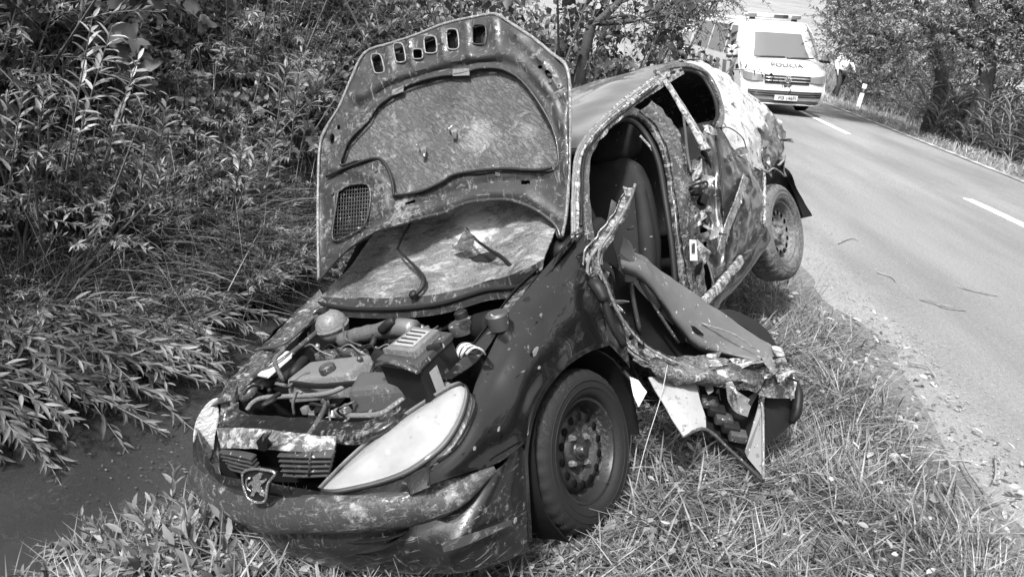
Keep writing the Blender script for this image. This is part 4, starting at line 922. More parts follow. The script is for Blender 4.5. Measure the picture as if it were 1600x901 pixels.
ribbon('window_frame', [SIDE(1024, 114, -.01), SIDE(1050, 104, -.01), SIDE(1080, 104, -.01), SIDE(1106, 118, -.01), SIDE(1122, 148, -.01), SIDE(1128, 180, -.01), SIDE(1120, 200, -.01)], rrect(.030, .02), P_SCRAPE, rd, 36, up=(1, 0, .3), dents=[(.004, 20)])
tube('window_seal', [SIDE(1030, 124, .0), SIDE(1056, 112, .0), SIDE(1080, 112, .0), SIDE(1100, 124, .0), SIDE(1116, 152, .0), SIDE(1121, 180, .0), SIDE(1114, 196, 0)], .012, P_RUBBER, rd, 36, 6)
tube('torn_strip', [SIDE(1066, 168, -.02), SIDE(1070, 200, -.01), SIDE(1074, 240, -.02), SIDE(1080, 270, -.02)], .008, P_MIDPL, rd, 14, 6)
patch('torn_flap', [[SIDE(1098, 195, -.05), SIDE(1108, 197, -.06), SIDE(1120, 206, -.05)], [SIDE(1102, 205, -.04), SIDE(1110, 210, -.05), SIDE(1119, 212, -.045)]], P_BRIGHT, rd, 10, 6, .003, [(.012, 30)])
tube('loose_wire', [SIDE(1120, 200, -.05), SIDE(1140, 200, -.06), SIDE(1160, 215, -.06), SIDE(1166, 232, -.05)], .003, P_RUBBER, rd, 14, 5)
# handle scoop
patch('door_handle', [[SIDE(1140, 240, -.03), SIDE(1152, 232, -.04), SIDE(1166, 230, -.03)], [SIDE(1142, 250, -.03), SIDE(1154, 243, -.04), SIDE(1167, 240, -.03)]], P_SCRAPE, rd, 12, 6, .008, [(.004, 30)])
# quarter panel and hatch corner
qp = patch('quarter_panel', [[SIDE(1058, 95, .02), SIDE(1095, 96, .02), SIDE(1130, 113, .02), SIDE(1166, 142, .03), SIDE(1200, 171, .05), SIDE(1222, 190, .08)],
                  [SIDE(1075, 101, -.005), SIDE(1103, 106, -.005), SIDE(1137, 136, -.01), SIDE(1168, 166, -.01), SIDE(1196, 196, .0), SIDE(1220, 216, .03)],
                  [SIDE(1085, 106), SIDE(1113, 120), SIDE(1136, 165, -.01), SIDE(1160, 195, -.02), SIDE(1190, 222, -.01), SIDE(1218, 238, .02)],
                  [SIDE(1088, 110), SIDE(1120, 140, .01), SIDE(1134, 188), SIDE(1156, 222), SIDE(1184, 246), SIDE(1212, 252, .02)],
                  [SIDE(1090, 112, .01), SIDE(1124, 160, .01), SIDE(1130, 202), SIDE(1156, 242), SIDE(1192, 268), SIDE(1204, 262, .01)]], material('dented panel with painted sky sheen', 0.30, 0.25, coat=1.0, streak=[(0.60, (7, 9, 9), 0.03), (0.62, (12, 14, 14), 0.6)], mud=(0.66, 10, .4), bump=(.003, 16), dirt_bump=.15), car, 60, 40, 0.004, [(0.014, 8), (0.006, 20)], out=(1, 0, .3), seed=19.)  # pale base puts the sky's sheen on this black panel into the colour
patch('tail_corner', [[SIDE(1200, 176, .02), SIDE(1216, 190, .04), SIDE(1228, 206, .07)], [SIDE(1192, 205, -.02), SIDE(1210, 215, -.01), SIDE(1226, 232, .03)], [SIDE(1194, 240, -.02), SIDE(1214, 246, -.01), SIDE(1222, 250, .03)], [SIDE(1194, 266, .01), SIDE(1206, 266, .02), SIDE(1214, 256, .05)]], P_SCRAPE, qp, 16, 22, .005, [(.014, 18), (.006, 40)], out=(1, 0, 0), seed=23.)
tube('torn_edge', [SIDE(1188, 262, -.02), SIDE(1199, 269, -.03), SIDE(1208, 263, -.02), SIDE(1218, 268, -.01), SIDE(1226, 276, .0)], .006, P_FLANGE, qp, 14, 6, wob=.4)
tube('arch_edge', [SIDE(1194, 266, -.01), SIDE(1195, 310, -.01), SIDE(1194, 350, -.005)], .010, P_BRIGHT, qp, 14, 6, wob=.5)
# bent wheel arch liner behind the rear wheel
fl = [(1198, 262), (1216, 256), (1230, 262), (1240, 285), (1254, 312), (1268, 337), (1254, 341), (1242, 344), (1234, 322), (1222, 300), (1206, 288), (1197, 290)]
patch('wheel_arch_liner', [[SX(1197, 263, .76), SX(1216, 258, .76), SX(1234, 268, .75), SX(1247, 298, .75), SX(1268, 337, .76)], [SX(1197, 290, .64), SX(1212, 288, .64), SX(1228, 300, .66), SX(1236, 320, .68), SX(1243, 344, .71)]], P_BLACK, car, 26, 8, .006, [(.008, 9)])
patch('wheel_arch_liner', [[SX(1200, 268, .74), SX(1222, 268, .74), SX(1240, 296, .74), SX(1255, 338, .75)], [SX(1200, 268, .45), SX(1222, 268, .45), SX(1240, 296, .45), SX(1252, 338, .50)]], P_DARK, car, 16, 8, .006)
# sill
ribbon('sill', [SIDE(1060, 520), SIDE(1098, 486), SIDE(1120, 462), SIDE(1150, 428), SIDE(1180, 390), SIDE(1196, 366)], rrect(.05, .085), P_PAINTM, car, 30, up=(0, 0, 1), dents=[(.008, 12)])
ribbon('sill_step', [SIDE(1096, 476, -.012), SIDE(1116, 455, -.016), SIDE(1140, 428, -.016), SIDE(1158, 406, -.012)], rrect(.02, .05), P_BRIGHT, car, 18, up=(0, 0, 1), dents=[(.006, 20)])
for q in ((1130, 443), (1150, 420)): lathe('sill_bolt', [(0, .009), (.008, .008), (.009, .001)], SIDE(*q, -.035), (1, 0, 0), (0, 0, 1), P_ALU, car, 8)
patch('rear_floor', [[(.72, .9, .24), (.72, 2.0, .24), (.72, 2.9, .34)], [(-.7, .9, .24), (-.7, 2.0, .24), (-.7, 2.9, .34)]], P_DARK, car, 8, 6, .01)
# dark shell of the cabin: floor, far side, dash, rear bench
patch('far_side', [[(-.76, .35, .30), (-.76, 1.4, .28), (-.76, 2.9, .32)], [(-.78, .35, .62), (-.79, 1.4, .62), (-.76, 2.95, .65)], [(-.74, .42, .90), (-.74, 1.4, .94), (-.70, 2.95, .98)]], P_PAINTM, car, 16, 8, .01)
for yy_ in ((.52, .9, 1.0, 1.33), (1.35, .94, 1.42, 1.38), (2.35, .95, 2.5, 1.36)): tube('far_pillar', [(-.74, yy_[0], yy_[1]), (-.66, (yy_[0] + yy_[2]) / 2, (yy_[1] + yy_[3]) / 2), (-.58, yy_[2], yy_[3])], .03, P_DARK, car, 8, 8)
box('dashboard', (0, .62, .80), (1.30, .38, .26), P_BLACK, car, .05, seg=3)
tube('steering_wheel', [(.36 + .17 * math.cos(t), .88 + .05 * math.sin(t), .86 + .16 * math.sin(t)) for t in np.linspace(0, 6.283, 17)], .014, P_BLACK, car, 32, 6)
box('rear_bench', (0, 2.25, .70), (1.2, .16, .62), P_FABRIC, car, .05, rot=(-.2, 0, 0), seg=3)
box('parcel_shelf', (0, 2.55, .93), (1.15, .42, .03), P_MIDPL, car, .008)
patch('tailgate', [[(-.55, 2.66, 1.34), (0, 2.70, 1.38), (.52, 2.60, 1.32)], [(-.62, 2.90, .98), (0, 2.95, 1.0), (.60, 2.86, .98)], [(-.62, 2.98, .45), (0, 3.03, .45), (.62, 2.96, .45)]], P_PAINTM, car, 20, 14, .006, [(.012, 6)], seed=3.)
def seat(x, label=None):
    sb_ = None
    b0 = np.array([x, 1.18, .36]); t0 = np.array([x, 1.47, 1.03])
    rws = []
    n_ = np.array([0, -.92, .40])
    def pt(u, v, d): return b0 + (t0 - b0) * v + np.array([u, 0, 0]) + n_ * d
    wv = [.20, .235, .245, .235, .20, .13]
    V, Fc = ribbon_vf([pt(0, v, 0) for v in (0, .2, .4, .6, .8, .93, 1.0)], rrect(.50, .13, .45), 24, up=n_, scale=[.82, .94, 1, .97, .88, .74, .5])
    o = mobj('seat', V, Fc, P_FABRIC, car)
    cush = box('seat_cushion', (x, .98, .38), (.50, .48, .16), P_FABRIC, o, .06, rot=(.15, 0, 0), seg=4)
    for s_ in (-1, 1):
        tube('side_bolster', [pt(s_ * .20, .08, .06), pt(s_ * .225, .4, .075), pt(s_ * .20, .78, .06)], [.035, .045, .03], P_FABRIC, o, 14, 8)
    return o
seat(.34); seat(-.36)
def headrest(c, w=.28, h=.20):
    bm = bmesh.new(); bmesh.ops.create_icosphere(bm, subdivisions=3, radius=1.0)
    for v in bm.verts:
        q = v.co; f = max(abs(q.x), abs(q.z)); p = Vector((q.x, q.y, q.z))
        s_ = 1.0 / (abs(q.x) ** 3.2 + abs(q.y) ** 3.2 + abs(q.z) ** 3.2) ** (1 / 3.2)
        p = p * s_; v.co = Vector((p.x * w / 2, p.y * .065, p.z * h / 2))
    bm.transform(Matrix.Translation(Vector(c)) @ Matrix.Rotation(-.22, 4, 'X'))
    o = bmobj('headrest', bm, P_FABRIC, car, True)
    for s_ in (-.06, .06): tube('headrest_post', [np.array(c) + (s_, -.02, -.06), np.array(c) + (s_, -.06, -.20)], .007, P_ALU, o, 3, 8)
headrest(SX(957, 222, .34), .31, .23); headrest((-.36, 1.52, 1.10))

def AD(px, py, Y): return AC(px, py, Y - .36 * max(0, (py - 560) / 190))
# ---- front door, wrenched round its hinges and folded down beside the wheel
door = patch('door_trim', [[AD(966, 402, 2.86), AD(1000, 398, 3.0), AD(1035, 425, 3.08), AD(1100, 470, 3.14), AD(1160, 512, 3.16), AD(1215, 548, 3.12)],
                  [AD(970, 412, 2.80), AD(1005, 420, 2.88), AD(1045, 460, 2.96), AD(1105, 510, 3.02), AD(1160, 545, 3.04), AD(1212, 562, 3.02)],
                  [AD(972, 420, 2.84), AD(1010, 440, 2.88), AD(1050, 490, 2.93), AD(1085, 530, 2.96), AD(1130, 550, 2.98), AD(1205, 568, 2.98)],
                  [AD(976, 424, 2.92), AD(1012, 446, 2.96), AD(1050, 497, 3.0), AD(1085, 538, 3.03), AD(1130, 556, 3.05), AD(1203, 573, 3.05)]], P_TRIM, car, 60, 24, .006, [(.010, 7), (.004, 22)], seed=29.)
fr = [AD(984, 296, 2.76), AD(972, 330, 2.76), AD(945, 372, 2.74), AD(926, 408, 2.72), AD(940, 452, 2.72), AD(962, 500, 2.74), AD(1000, 545, 2.78), AD(1060, 575, 2.84), AD(1120, 586, 2.90), AD(1180, 588, 2.95), AD(1222, 590, 2.97)]
_wf = [(.0, 1, 0)]
ribbon('window_frame', fr, [(-.032, 0), (.032, 0), (.032, .022), (.028, .022), (.027, .004), (-.030, .004), (-.032, .012)], P_BRIGHT, door, 90, up=CAR_R.T @ np.array([-.25, -.75, .6]), dents=[(.010, 12), (.006, 34)], scale=[.35, .8, .9, 1.25, 1.15, 1.0, .9, .9, 1, 1.1, .9], seed=31., auto=25)
tube('frame_edge', [p + CAR_R.T @ np.array([.012, -.03, .03]) for p in cr(fr, 16)], .006, P_FLANGE, door, 60, 6, wob=.4)
tube('frame_edge', [p + CAR_R.T @ np.array([-.02, -.03, -.02]) for p in cr(fr, 16)[3:]], .007, P_FLANGE, door, 60, 6, wob=.5, seed=4.)
patch('frame_tip', [[AD(974, 291, 2.76), AD(984, 294, 2.75), AD(993, 292, 2.76)], [AD(978, 305, 2.75), AD(984, 306, 2.74), AD(990, 303, 2.75)]], P_BRIGHT, door, 8, 5, .004, [(.008, 40)])
patch('quarter_trim', [[AD(955, 312, 2.86), AD(948, 345, 2.85), AD(935, 372, 2.84)], [AD(962, 318, 2.85), AD(962, 350, 2.85), AD(958, 376, 2.83)]], P_MIDPL, door, 10, 6, .005, [(.008, 20)])
patch('hinge_post', [[AD(972, 368, 2.80), AD(985, 380, 2.84), AD(990, 400, 2.86)], [AD(968, 396, 2.80), AD(978, 404, 2.83), AD(988, 412, 2.86)]], P_TRIM, door, 8, 6, .006)
tube('lock_knob', [AD(980, 358, 2.82), AD(990, 354, 2.82)], [.006, .009], P_MIDPL, door, 5, 8)
# dark cavity of the door between trim and window frame
patch('door_cavity', [[AD(950, 410, 2.98), AD(985, 440, 3.02), AD(1040, 500, 3.08), AD(1090, 545, 3.10), AD(1200, 580, 3.10)], [AD(940, 460, 2.90), AD(970, 515, 2.92), AD(1010, 555, 2.95), AD(1070, 585, 3.0), AD(1200, 600, 3.05)]], P_DARK, door, 20, 10, .006, [(.015, 9)])
tube('window_guide', [AD(985, 430, 2.92), AD(990, 470, 2.92), AD(1000, 520, 2.92)], .010, P_MIDPL, door, 8, 6)
tube('window_guide', [AD(1000, 440, 2.93), AD(1030, 490, 2.95), AD(1060, 535, 2.96)], .008, P_MIDPL, door, 8, 6)
box('door_speaker', AD(985, 430, 2.90), (.05, .03, .05), P_GREYPL, door, .01, rot=(.3, .2, .5))
# torn foam and crushed outer skin along the lower side of the frame
patch('crushed_skin', [[AD(1000, 545, 2.80), AD(1050, 558, 2.84), AD(1100, 560, 2.88), AD(1150, 568, 2.92), AD(1200, 572, 2.95), AD(1228, 560, 2.98)],
                  [AD(990, 562, 2.74), AD(1050, 585, 2.76), AD(1110, 590, 2.80), AD(1160, 592, 2.84), AD(1205, 600, 2.90), AD(1240, 590, 2.94)],
                  [AD(1010, 576, 2.78), AD(1060, 598, 2.82), AD(1110, 600, 2.86), AD(1160, 604, 2.88), AD(1195, 620, 2.90), AD(1240, 622, 2.96)]], P_FOAM, door, 90, 40, .004, [(.020, 8), (.016, 19), (.005, 60)], seed=37., smooth=False)
patch('bent_skin_end', [[AD(1205, 540, 3.10), AD(1222, 545, 3.05), AD(1236, 575, 3.0)], [AD(1212, 556, 3.0), AD(1230, 572, 2.98), AD(1243, 600, 2.97)], [AD(1218, 580, 2.95), AD(1232, 600, 2.95), AD(1236, 625, 2.96)]], P_BRIGHT, door, 14, 14, .005, [(.012, 22)], seed=41.)
# outer skin seen below, pale inside face, hanging sheet and spike
patch('pale_sheet', [[AD(1012, 592, 2.80), AD(1045, 590, 2.84), AD(1085, 600, 2.88)], [AD(1035, 630, 2.74), AD(1065, 632, 2.78), AD(1098, 640, 2.84)], [AD(1066, 682, 2.74), AD(1085, 672, 2.78), AD(1102, 668, 2.82)]], P_SHEET, door, 16, 16, .004, [(.012, 9)], seed=43.)
poly('white_flap', [AD(984, 588, 2.62), AD(998, 594, 2.62), AD(1011, 612, 2.64), AD(998, 636, 2.62), AD(990, 618, 2.61)], CAR_R.T @ np.array([.3, -.9, .2]), .003, P_WHITEPL, door, bev=.0008)
tube('flap_edge', [AD(975, 580, 2.66), AD(992, 600, 2.65), AD(1008, 616, 2.65)], .008, P_RUBBER, door, 8, 6)
patch('inner_panel', [[AD(1090, 600, 3.02), AD(1140, 608, 3.05), AD(1185, 612, 3.08)], [AD(1100, 650, 2.98), AD(1145, 668, 3.0), AD(1180, 690, 3.02)], [AD(1104, 672, 2.96), AD(1150, 702, 2.97), AD(1188, 742, 2.97)]], P_DARK, door, 16, 14, .006, [(.012, 9)])
for k in range(5):
    box('door_pocket_rib', AD(1108 + 11 * k, 628 + 13 * k, 2.93), (.07, .05, .035), [P_MIDPL, P_BLACK][k % 2], door, .006, rot=(.3, .5, .6))
tube('sheet_edge', [AD(1066, 682, 2.74), AD(1102, 670, 2.80), AD(1140, 702, 2.86), AD(1170, 730, 2.90), AD(1193, 752, 2.94)], .007, P_MIDPL, door, 20, 6)
poly('spike', [AD(1187, 628, 2.95), AD(1192, 640, 2.95), AD(1193, 745, 2.93), AD(1168, 715, 2.95), AD(1164, 706, 2.96)], CAR_R.T @ np.array([.2, -.95, .1]), .004, P_TRIM, door)
tube('spike_edge', [AD(1188, 620, 2.94), AD(1192, 650, 2.94), AD(1193, 748, 2.92)], .006, P_FLANGE, door, 10, 6)
patch('outer_skin', [[AD(1195, 610, 2.97), AD(1222, 612, 3.0), AD(1245, 600, 3.05)], [AD(1196, 650, 2.97), AD(1222, 645, 3.02), AD(1248, 632, 3.08)], [AD(1194, 695, 2.97), AD(1214, 680, 3.02), AD(1240, 658, 3.08)]], P_BLACK, door, 12, 12, .005, [(.008, 12)])
# wing mirror lying behind the door end
V, Fc = tube_vf([AD(1240, 590, 3.06), AD(1246, 615, 3.04), AD(1243, 645, 3.04), AD(1236, 660, 3.05)], [.015, .042, .045, .02], 12, 12, True, .55)
mobj('wing_mirror', V, Fc, P_BLACK, door)
patch('window_rubber', [[AD(1118, 486, 3.25), AD(1150, 488, 3.28), AD(1190, 512, 3.26), AD(1212, 540, 3.20)], [AD(1140, 500, 3.20), AD(1160, 512, 3.20), AD(1190, 535, 3.18), AD(1208, 548, 3.16)]], P_BLACK, door, 16, 8, .012, [(.006, 9)])
# hinge side debris and ripped wiring behind the wing
tube('door_hinge', [SX(925, 440, .80), SX(935, 450, .83), SX(945, 470, .85)], [.02, .025, .02], P_BLACK, car, 8, 8)
tube('loom', [SX(925, 430, .80), SX(940, 455, .84), SX(955, 505, .85), SX(975, 540, .86)], .014, P_RUBBER, car, 14, 8)
# dry stalk hanging from the door
tube('dry_stalk', [AC(1043, 570, 2.70), AC(1032, 622, 2.62), AC(1008, 700, 2.52), AC(992, 770, 2.46), AC(978, 880, 2.36)], .0018, material('dry stalk', .26, .7), door, 20, 5)

poly('trim_notch_shade', [AC(x, y, 2.955) for x, y in ((1076, 507), (1086, 510), (1098, 520), (1100, 524), (1088, 521), (1078, 513))], CAR_R.T @ np.array([-.2, -.8, .6]), .004, P_DARK, door)  # dark plate laid on the trim as the shade in a notch
for k, pts in enumerate((((1096, 505), (1125, 514), (1150, 524), (1180, 545)), ((1010, 430), (1040, 462), (1072, 500)))):
    tube('trim_crease', [AC(x, y, 3.0 - .03 * k) for x, y in pts], .0035, P_FLANGE, door, 20, 5, wob=.6)
# folded sheet-metal shards along the torn edges
rs_ = np.random.default_rng(12)
for k in range(64):
    if k < 16: t = rs_.random(); c_ = cr(fr, 50)[int(15 + 34 * t)] + rs_.normal(0, .022, 3)
    elif k < 30: c_ = SIDE(rs_.uniform(1075, 1112), rs_.uniform(225, 440), rs_.uniform(-.03, .02))
    elif k < 40: c_ = SIDE(rs_.uniform(1185, 1226), rs_.uniform(195, 268), rs_.uniform(-.02, .02))
    else: c_ = AD(rs_.uniform(1100, 1245), rs_.uniform(560, 620), rs_.uniform(2.80, 2.96))
    a = rs_.normal(0, .032, 3); b_ = rs_.normal(0, .028, 3); n_ = np.cross(a, b_); n_ = n_ / np.linalg.norm(n_) * .012
    patch('metal_shard', [[c_ - a, c_ + n_, c_ + a], [c_ - a * .6 + b_ + n_ * 2, c_ + b_ * 1.1, c_ + a * .5 + b_ * .8 - n_]], [P_BRIGHT, P_SCRAPE, P_FLANGE, P_DARK][k % 4], door if (k < 16 or k >= 40) else rd, 6, 4, .002, [(.006, 40)], smooth=False)

# ------------------------------------------------------------------ vegetation
def fast_mesh(name, V, Fc):
    """V (n,3), Fc list of (m,k) arrays of one face size each"""
    me = bpy.data.meshes.new(name); V = np.ascontiguousarray(V, np.float32)
    me.vertices.add(len(V)); me.vertices.foreach_set('co', V.ravel())
    nl = sum(f.size for f in Fc); npoly = sum(len(f) for f in Fc)
    me.loops.add(nl); me.polygons.add(npoly)
    me.loops.foreach_set('vertex_index', np.concatenate([f.ravel() for f in Fc]).astype(np.int32))
    tot = np.concatenate([np.full(len(f), f.shape[1]) for f in Fc]); st_ = np.concatenate([[0], np.cumsum(tot)[:-1]])
    me.polygons.foreach_set('loop_start', st_.astype(np.int32)); me.polygons.foreach_set('loop_total', tot.astype(np.int32))
    me.update(calc_edges=True); return me
def unit(a): return a / np.maximum(np.linalg.norm(a, axis=-1, keepdims=True), 1e-9)
T_SIMPLE = (np.array([(0, 0, 0), (-.5, .42, .10), (0, .45, 0), (.5, .42, .10), (0, 1, -.06)]), np.array([(0, 2, 1), (0, 3, 2), (1, 2, 4), (2, 3, 4)]))
T_LANCE = (np.array([(0, 0, 0), (0, .3, .0), (0, .65, -.02), (0, 1, -.12), (-.42, .25, .05), (-.5, .5, .05), (-.28, .8, .0), (.42, .25, .05), (.5, .5, .05), (.28, .8, .0)]),
           np.array([(0, 1, 4), (1, 5, 4), (1, 2, 5), (2, 6, 5), (2, 3, 6), (0, 7, 1), (1, 7, 8), (1, 8, 2), (2, 8, 9), (2, 9, 3)]))
T_BROAD = (np.array([(0, .45, 0), (0, 0, .02), (-.32, -.04, .05), (-.52, .30, .09), (-.40, .52, .05), (-.30, .78, .02), (0, 1.05, -.10), (.30, .78, .02), (.40, .52, .05), (.52, .30, .09), (.32, -.04, .05)]),
           np.array([(0, i, i + 1) for i in range(1, 10)] + [(0, 10, 1)]))
def place(tmpl, pos, d, n, L, W):
    tv, tf = tmpl; k = len(tv); N = len(pos)
    d = unit(d); n = unit(n - d * np.sum(n * d, 1, keepdims=True)); x = np.cross(d, n)
    V = pos[:, None] + tv[None, :, 0, None] * (W[:, None] * x)[:, None] + tv[None, :, 1, None] * (L[:, None] * d)[:, None] + tv[None, :, 2, None] * (L[:, None] * n)[:, None]
    F_ = (tf[None] + (np.arange(N) * k)[:, None, None]).reshape(-1, 3)
    return V.reshape(-1, 3), F_
def blades(base, az, L, lean, bend, W, r, seg=4, updir=1.0):
    """grass blades: strips that rise, lean over and droop"""
    N = len(base); t = np.linspace(0, 1, seg + 1)
    h = np.stack([np.cos(az), np.sin(az), 0 * az], 1); side_ = np.stack([-np.sin(az), np.cos(az), 0 * az], 1)
    tw = r.uniform(-.8, .8, N); side_ = side_ * np.cos(tw)[:, None] + np.array([0, 0, 1.]) * np.sin(tw)[:, None] * .6
    hor = L[:, None] * (lean[:, None] * t + bend[:, None] * t ** 2); ver = L[:, None] * (np.sqrt(np.maximum(1 - lean ** 2, .05))[:, None] * t - .75 * bend[:, None] * t ** 2) * updir
    P = base[:, None] + h[:, None] * hor[:, :, None] + np.array([0, 0, 1.0]) * ver[:, :, None]
    w = W[:, None] * np.array([.7, 1, .85, .55, .06] if seg == 4 else np.interp(t, [0, .3, 1], [.7, 1, .06]))[None]
    V = np.stack([P - side_[:, None] * w[:, :, None] / 2, P + side_[:, None] * w[:, :, None] / 2], 2).reshape(N, -1, 3)
    q = np.array([(2 * i, 2 * i + 1, 2 * i + 3, 2 * i + 2) for i in range(seg)])
    F_ = (q[None] + (np.arange(N) * 2 * (seg + 1))[:, None, None]).reshape(-1, 4)
    return V.reshape(-1, 3), F_
def sphdir(r, N): return unit(r.normal(size=(N, 3)))
def shoot(base, d0, length, nl, lL, lW, droop, spread, r, stems, acc, t0=.15, sr=.004):
    d0 = d0 / np.linalg.norm(d0)
    pts = [base + d0 * length * t + np.array([0, 0, -droop * length * t * t]) for t in (0, .33, .66, 1.0)]
    stems.append((pts, sr))
    t = np.linspace(t0, 1.0, nl) + r.uniform(-.02, .02, nl)
    P = base + d0 * length * t[:, None] + np.array([0, 0, -droop * length])[None] * (t ** 2)[:, None]
    tan = unit(d0 - np.array([0, 0, 2 * droop]) * t[:, None])
    a = np.arange(nl) * 2.4 + r.uniform(0, 6.28) + r.normal(0, .4, nl)
    u = unit(np.cross(tan, np.array([.1, .2, .97]))); v = np.cross(tan, u)
    rad = np.cos(a)[:, None] * u + np.sin(a)[:, None] * v
    sp_ = spread * r.uniform(.7, 1.3, nl)
    d = tan * np.cos(sp_)[:, None] + rad * np.sin(sp_)[:, None]
    d[:, 2] -= .15
    n = tan * np.sin(sp_)[:, None] * .8 - rad * np.cos(sp_)[:, None] * .5 + np.array([0, 0, .8]) + r.normal(0, .3, (nl, 3))
    sz = r.uniform(.65, 1.15, nl) * np.interp(t, [0, .3, .8, 1], [.7, 1, 1, .6])
    acc.append((P, d, n, lL * sz, lW * sz))
def build_leaves(acc, tmpl):
    A_ = [np.concatenate([a[i] for a in acc]) for i in range(5)]
    return place(tmpl, *A_)
def stem_mesh(stems, k=4):
    parts = [tube_vf(p, [s_, s_ * .75, s_ * .45], 4, k, False) for p, s_ in stems]
    return join_vf(parts)
M_STEM = material('green stems', 0.07, 0.6); M_BARK = material('grey bark', 0.10, 0.85, mud=(0.5, 9, 0.17), bump=(0.01, 30)); M_BARKD = material('dark bark', 0.03, 0.9, bump=(0.01, 30))
L_WIL = leaf_mat('willow leaves', 0.07, 0.27); L_BRD = leaf_mat('broad leaves', 0.045, 0.17); L_FINE = leaf_mat('fine pale leaves', 0.06, 0.26)
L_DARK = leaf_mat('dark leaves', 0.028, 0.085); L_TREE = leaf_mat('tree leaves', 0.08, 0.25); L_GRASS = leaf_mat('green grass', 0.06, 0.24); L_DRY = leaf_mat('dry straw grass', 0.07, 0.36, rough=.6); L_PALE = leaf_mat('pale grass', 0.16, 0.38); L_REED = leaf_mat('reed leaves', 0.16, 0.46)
def plant_mesh(name, gen, tmpl, lmat, seed):
    """returns (foliage mesh, stem mesh)"""
    r = np.random.default_rng(seed); stems = []; acc = []
    gen(r, stems, acc)
    V, F_ = build_leaves(acc, tmpl); fm = fast_mesh(name + '_leaves', V, [F_]); fm.materials.append(lmat)
    V, Fs = stem_mesh(stems); sm = bpy.data.meshes.new(name + '_stems'); sm.from_pydata([tuple(v) for v in V], [], Fs); sm.materials.append(M_STEM); sm.update()
    return fm, sm
def put_plant(name, meshes, loc, rz, sc, label, cat, group, fol='foliage', stn='stems', tilt=(0, 0)):
    e = empty(name, loc, rz); e.scale = (sc[0], sc[1], sc[2]) if not np.isscalar(sc) else (sc,) * 3
    e.rotation_euler = (tilt[0], tilt[1], rz)
    for nm, me in ((fol, meshes[0]), (stn, meshes[1])):
        o = bpy.data.objects.new(nm, me); COL.objects.link(o); o.parent = e
    return tag(e, label, cat, group)
def gen_bush(H, Rr, ns, nl, lL, lW, droop=.15, spread=.9, updir=.9):
    def f(r, stems, acc):
        for i in range(ns):
            a = r.uniform(0, 6.283); rr = Rr * math.sqrt(r.random()) * .5
            b0 = np.array([rr * math.cos(a), rr * math.sin(a), 0.0])
            d = np.array([math.cos(a) * r.uniform(0, .75), math.sin(a) * r.uniform(0, .75), updir]) + r.normal(0, .12, 3)
            L = H * r.uniform(.55, 1.1)
            main = b0 + d / np.linalg.norm(d) * L
            stems.append(([b0, lerp(b0, main, .35), lerp(b0, main, .7), main], .007 + .003 * H))
            for j in range(7):
                t = r.uniform(.25, 1.0); bb = lerp(b0, main, t)
                dd = d / np.linalg.norm(d) * .5 + r.normal(0, .75, 3); dd[2] = abs(dd[2]) * .6 + .1
                shoot(bb, dd, H * r.uniform(.18, .36), nl, lL, lW, droop * r.uniform(.5, 2), spread, r, stems, acc, .05, .003)
    return f
BUSH = {
    'fine': plant_mesh('fine', gen_bush(1.2, 1.0, 30, 22, .075, .017, .15, .8), T_SIMPLE, L_FINE, 1),
    'fine2': plant_mesh('fine2', gen_bush(1.3, 1.1, 30, 20, .085, .022, .25, .9), T_SIMPLE, L_FINE, 2),
    'broad': plant_mesh('broad', gen_bush(1.3, 1.1, 26, 13, .080, .062, .3, 1.1), T_BROAD, L_BRD, 3),
    'broad2': plant_mesh('broad2', gen_bush(1.2, 1.2, 26, 12, .100, .080, .4, 1.2), T_BROAD, L_BRD, 4),
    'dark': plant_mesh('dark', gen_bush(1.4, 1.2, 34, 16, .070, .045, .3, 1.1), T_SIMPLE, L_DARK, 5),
    'willow': plant_mesh('willow', gen_bush(1.3, .9, 20, 18, .115, .024, .2, .7), T_LANCE, L_WIL, 6),
}
BLAB = {'fine': ('shrub', 'fine-leaved pale shrub in the thicket across the ditch'), 'fine2': ('shrub', 'loose narrow-leaved shrub in the thicket across the ditch'),
        'broad': ('bush', 'broad-leaved bush in the thicket across the ditch'), 'broad2': ('bush', 'large-leaved viny bush in the thicket across the ditch'),
        'dark': ('bush', 'dark shady bush at the back of the thicket'), 'willow': ('shrub', 'long-leaved willow shrub on the bank across the ditch')}
NAMEB = {'fine': 'fine_leaved_shrub', 'fine2': 'narrow_leaved_shrub', 'broad': 'broad_leaved_bush', 'broad2': 'viny_bush', 'dark': 'dark_bush', 'willow': 'willow_shrub'}
rr_ = np.random.default_rng(21)
